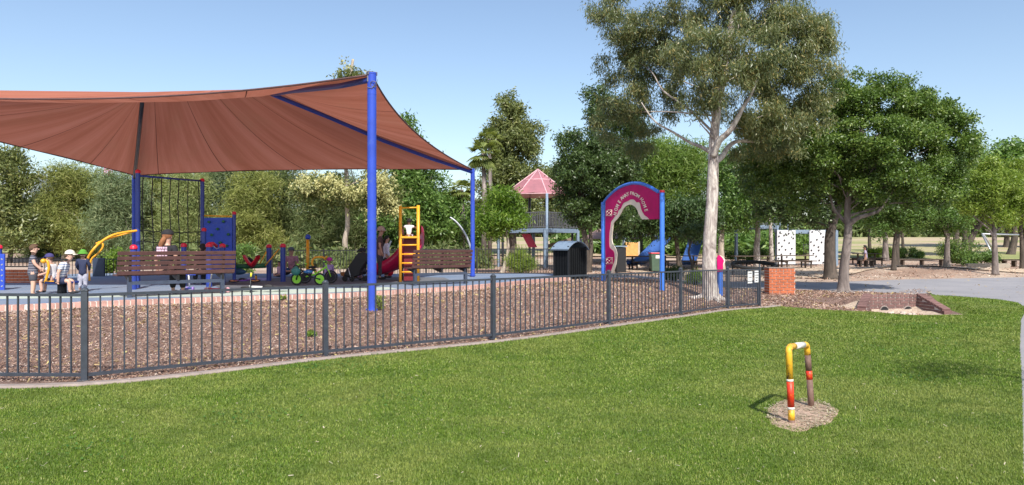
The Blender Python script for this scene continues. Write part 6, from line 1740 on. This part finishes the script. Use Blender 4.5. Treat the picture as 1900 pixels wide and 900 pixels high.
person('small child with a pink bow seated left of the woman by the fence', PX(519, 25.6), 25.6, pd, R(150), .9, 'ground', True, skin=SK_M, top=fabric('pale_pink_top', (.55, .35, .42)), bottom=navy, hair=hair_bk, over={'seat': .02})
person('child in a magenta hood and lilac jacket seated behind the lime bike', PX(611, 23.2), 23.2, pd, R(-150), 1.0, 'ground', True, skin=SK_M, top=lil, long_sleeve=True, bottom=mag, hair=hair_bk, hat='bucket', hatmat=mag, over={'seat': .12})
person('toddler in a lilac vest seated on the ground beside the near blue post', PX(668, 22.9), 22.9, pd, R(-60), .86, 'ground', True, skin=SK_M, top=lil, bottom=navy, hair=hair_br, over={'seat': .02})
person('adult in black with a dark hat crouching behind the lilac toddler', PX(674, 25.2), 25.2, pd, R(150), 1.66, 'ground', skin=SK_M, top=blk, bottom=dgrey, long_legs=True, hair=hair_bk, hat='bucket', hatmat=blk, over={'seat': .08})
person('toddler in dark clothes seated between the pushchair and the lilac toddler', PX(655, 24.6), 24.6, pd, R(100), .85, 'ground', True, skin=SK_M, top=navy, bottom=dgrey, hair=hair_bk, over={'seat': .02})
person('man in a beige sun hat, brown shirt and dark trousers standing behind the blue post', *at(704.5, 23.4), R(-75), 1.72, skin=SK_M, top=brown_c, long_sleeve=False, bottom=dgrey, long_legs=True, hair=hair_bk, hat='bucket', hatmat=fabric('beige_hat', (.38, .29, .24)), shoes=shoe_d, over={'wrR': (0, .01, 0), 'wrL': (0, .03, 0), 'hd1': (0, .01, 0)})
person('dark haired woman in a pale blouse standing just behind the man in brown', *at(716.5, 24.6), R(-60), 1.45, skin=SK_M, top=fabric('pale_blouse', (.55, .55, .66)), long_sleeve=True, bottom=blk, long_legs=True, hair=hair_bk, hair_long=True, shoes=shoe_d)
# toddler at the top of the ladder
person('toddler in a white T-shirt sitting atop the yellow slide ladder', PX(759, 21.3), 21.28, zpl + .03, 0, .92, 'sit', True, skin=SK_D, top=white_c, bottom=fabric('white_purple_shorts', (.58, .52, .72), .3), hair=hair_bk, hair_bun=True,
       over={'seat': -.02, 'elL': (-.09, .02, .10), 'wrL': (-.13, .04, .20), 'elR': (.09, .02, .10), 'wrR': (.13, .04, .20), 'knL': (0, 0, 0), 'anL': (0, .12, .02), 'anR': (0, .12, .02), 'toL': (0, .12, .05), 'toR': (0, .12, .05)})
person('person with a pale top and dark hair seated on the low bench under the trees', PX(1606, 42.9), 42.9, Hs(PX(1606, 42.9), 42.9), R(60), 1.7, 'sit', skin=SK_M, top=fabric('mauve_top', (.36, .30, .40)), bottom=blk, long_legs=True, hair=hair_bk, hair_long=True, shoes=shoe_d, over={'seat': .22})

# ------------------------------------------------------------------ bikes, scooters, pushchair, bags
def bike(label, x, y, rz, s, frame, wheelm, tilt=None, lying=False, grips=None):
    t = thing('balance_bike', label, 'bike', (x, y, pd), rz)
    r = .15 * s; wb = .66 * s
    for sx, nm in ((-1, 'wheel'), (1, 'wheel')):
        o = MB().torus((sx * wb / 2, 0, r + .02), r, .022 * s, (0, 1, 0), 22, 8).build('wheel', M['rubber'], t, True)
        MB().tube([(sx * wb / 2, -.012, r + .02), (sx * wb / 2, .012, r + .02)], r * .80, 20).build('rim', wheelm, o, 'auto')
        MB().tube([(sx * wb / 2, -.03, r + .02), (sx * wb / 2, .03, r + .02)], r * .16, 10).build('hub', M['black_metal'], o, True)
    fr = MB(); h = (wb / 2 - .10 * s, 0, .44 * s)
    fr.tube([(-wb / 2, 0, r + .02), (-.06 * s, 0, .24 * s), h], .024 * s, 8).tube([(-.06 * s, 0, .24 * s), (-.12 * s, 0, .40 * s)], .018 * s, 8).tube([(wb / 2, .03, r + .02), (wb / 2 - .06 * s, .03, .34 * s), (wb / 2 - .10 * s, 0, .36 * s), (wb / 2 - .13 * s, 0, .54 * s)], .016 * s, 8).tube([(wb / 2, -.03, r + .02), (wb / 2 - .06 * s, -.03, .34 * s), (wb / 2 - .10 * s, 0, .36 * s)], .014 * s, 8)
    fr.build('frame', frame, t, True)
    MB().tube([(wb / 2 - .14 * s, -.20 * s, .57 * s), (wb / 2 - .13 * s, 0, .54 * s), (wb / 2 - .14 * s, .20 * s, .57 * s)], .012 * s, 8).build('handlebar', M['black_metal'], t, True)
    for sy in (-1, 1): MB().tube([(wb / 2 - .14 * s, sy * .20 * s, .57 * s), (wb / 2 - .15 * s, sy * .28 * s, .575 * s)], .018 * s, 8).build('grip', grips or M['lime'], t, True)
    MB().sphere((-.13 * s, 0, .42 * s), (.12 * s, .06 * s, .035 * s), 12, 8).build('saddle', M['black'], t, True)
    if lying: t.rotation_euler = (R(-82), 0, rz); t.location.z = pd + .06
    return t
bike('black balance bike with lime wheel discs standing in front of the yellow pole', PX(572, 19.9), 19.9, R(172), 1.05, M['black_metal'], M['lime'])
bike('lime framed small bike parked behind the black balance bike', PX(590, 21.0), 21.0, R(8), 1.15, M['lime'], M['black'])
bike('white balance bike with yellow grips lying on its side near the brick edge', PX(495, 17.55), 17.55, R(185), 1.15, M['white'], M['lime'], lying=True, grips=paint('yellow_grip', (.75, .68, .03), .5))
bike('purple and orange small bike lying beside the balance beam', PX(452, 20.6), 20.6, R(10), .9, paint('purple_paint', (.16, .05, .35), .4), M['orange'], lying=True)
def scooter(label, px, d, rz, stem, wheel, h=.62):
    t = thing('scooter', label, 'scooter', (PX(px, d), d, pd), rz)
    MB().box((0, 0, .09), (.46, .11, .03)).build('deck', stem, t, bevel=.01)
    MB().tube([(.24, 0, .08), (.20, 0, .3), (.17, 0, h)], .018, 8).build('stem', M['white'], t, True)
    MB().tube([(.17, -.17, h), (.17, .17, h)], .015, 8).build('handlebar', stem, t, True)
    for xx, yy in ((-.25, 0), (.27, .07), (.27, -.07)): MB().torus((xx, yy, .065), .042, .024, (0, 1, 0), 16, 8).sphere((xx, yy, .065), (.035, .018, .035), 10, 6).build('wheel', wheel, t, True)
    return t
scooter('small scooter with red and white wheels and white stem beneath the bench end', 405, 16.9, R(170), M['red_cap'], paint('pink_wheel', (.7, .35, .4), .5), .50)
scooter('purple wheeled scooter standing under the bench right of the woman', 345, 16.9, R(95), M['blue'], paint('purple_wheel', (.28, .18, .5), .5), .42)

# pushchair
pc = thing('pushchair', 'large black pushchair with its long hood tipped forward beside the blue post', 'pushchair', (PX(660, 22.3), 22.3, pd))
hood = [(637, 512), (640, 504), (650, 489), (659, 476), (664, 469), (672, 468), (681, 471), (684, 475), (681, 484), (673, 494), (668, 502), (666, 511), (655, 515), (645, 513)]
MB().prism([P(a, b2, 22.05) for a, b2 in hood], (0, .48, 0)).build('hood', M['black'], pc, world=True, bevel=.03)
MB().tube([P(662, 468, 22.1), P(668, 462, 22.1), P(680, 462, 22.1), P(687, 465, 22.1)], .018, 8).tube([P(662, 468, 22.5), P(668, 462, 22.5), P(680, 462, 22.5), P(687, 465, 22.5)], .018, 8).build('handle', M['black_metal'], pc, True, world=True)
MB().tube([P(639, 511, 22.1), P(650, 515, 22.1), P(678, 518, 22.1)], .016, 8).tube([P(684, 472, 22.1), P(668, 500, 22.1), P(678, 520, 22.1)], .018, 8).tube([P(640, 512, 22.5), P(678, 518, 22.5)], .016, 8).build('frame', M['black_metal'], pc, True, world=True)
MB().tube([P(628, 494, 22), P(634, 518, 22)], .014, 8).tube([P(646, 497, 22), P(652, 519, 22)], .014, 8).build('strut', M['steel'], pc, True, world=True)
for px, dd_ in ((640, 22.1), (640, 22.5), (653, 22.0), (677, 22.1), (679, 22.5)):
    MB().torus((PX(px, dd_), dd_, pd + .085), .065, .022, (0, 1, 0), 18, 8).sphere((PX(px, dd_), dd_, pd + .085), (.05, .018, .05), 10, 6).build('wheel', M['rubber'], pc, True, world=True)
MB().prism([P(632, 512, 22.15), P(660, 515, 22.15), P(656, 508, 22.15), (P(632, 505, 22.15))], (0, .3, 0)).build('basket', paint('orange_lining', (.28, .11, .03), .8), pc, world=True)

def lump(name, cat, label, px, py, d, r, mat, strap=None):
    p = P(px, py, d)
    t = thing(name, label, cat, (p.x, p.y, p.z - r[2]))
    mb = MB().sphere((0, 0, r[2]), r, 14, 10)
    mb.v = [(a * (1 + .12 * math.sin(9 * c)), b2 * (1 + .1 * math.sin(7 * a / r[0])), c * (1 + .08 * math.cos(5 * a / r[0]))) for a, b2, c in mb.v]
    mb.build('shell', mat, t, True)
    if strap: MB().torus((0, 0, r[2] * 1.7), r[0] * .6, .012, (0, 1, 0), 16, 6).build('strap', strap, t, True)
    return t
lump('helmet', 'helmet', 'teal helmet hanging at the front of the black balance bike', 549, 503, 19.7, (.12, .10, .13), paint('teal', (.03, .17, .15), .45), M['black'])
lump('bag', 'bag', 'blue bag with white letters on the black balance bike', 572, 504, 19.8, (.13, .08, .055), paint('bag_blue', (.03, .16, .42), .6, dirt=(.6, .65, .7)))
lump('bag', 'bag', 'blue bundle on the ground under the green balance beam', 443, 504, 22, (.22, .15, .10), paint('bundle_blue', (.03, .09, .17), .8), None)
lump('bag', 'bag', 'black lump standing for the dark head of a child behind the red saddle', 462, 483, 22.6, (.12, .10, .09), M['black'], None)  # plain rounded lump in place of a child's dark head
lump('backpack', 'backpack', 'red backpack on the ground between the man and the slide', 722, 500, 25, (.16, .12, .26), M['red'], M['black'])
lump('bag', 'bag', 'dark nappy bag heaped left of the woman sitting by the fence', 527, 506, 26, (.22, .15, .10), M['black'], None)
lump('hat', 'hat', 'small pale cloth hat lying on the bench end slat', 231, 500, 15.6, (.06, .05, .03), white_c) if False else None
rug = MB(); ra, rb_ = 22.6, 24.2
pts = [(PX(461, ra), ra), (PX(496, ra), ra), (PX(498, rb_), rb_), (PX(458, rb_), rb_)]
rug.prism([(x, y, .411) for x, y in pts], (0, 0, .014))
tag(rug.build('picnic_rug', paint('blue_white_rug', (.30, .32, .62), .9, var=.8, scale=5)), 'blue and white picnic rug under the green balance beam', 'rug')
bt = thing('drink_bottle', 'yellow drink bottle standing on the edge of the picnic rug', 'bottle', (PX(475, 22.4), 22.4, pd))
MB().tube([(0, 0, 0), (0, 0, .15), (0, 0, .17)], [.035, .035, .02], 12).build('body', M['yellow'], bt, True)
MB().tube([(0, 0, .17), (0, 0, .205)], .022, 10).build('cap', M['black'], bt, True)
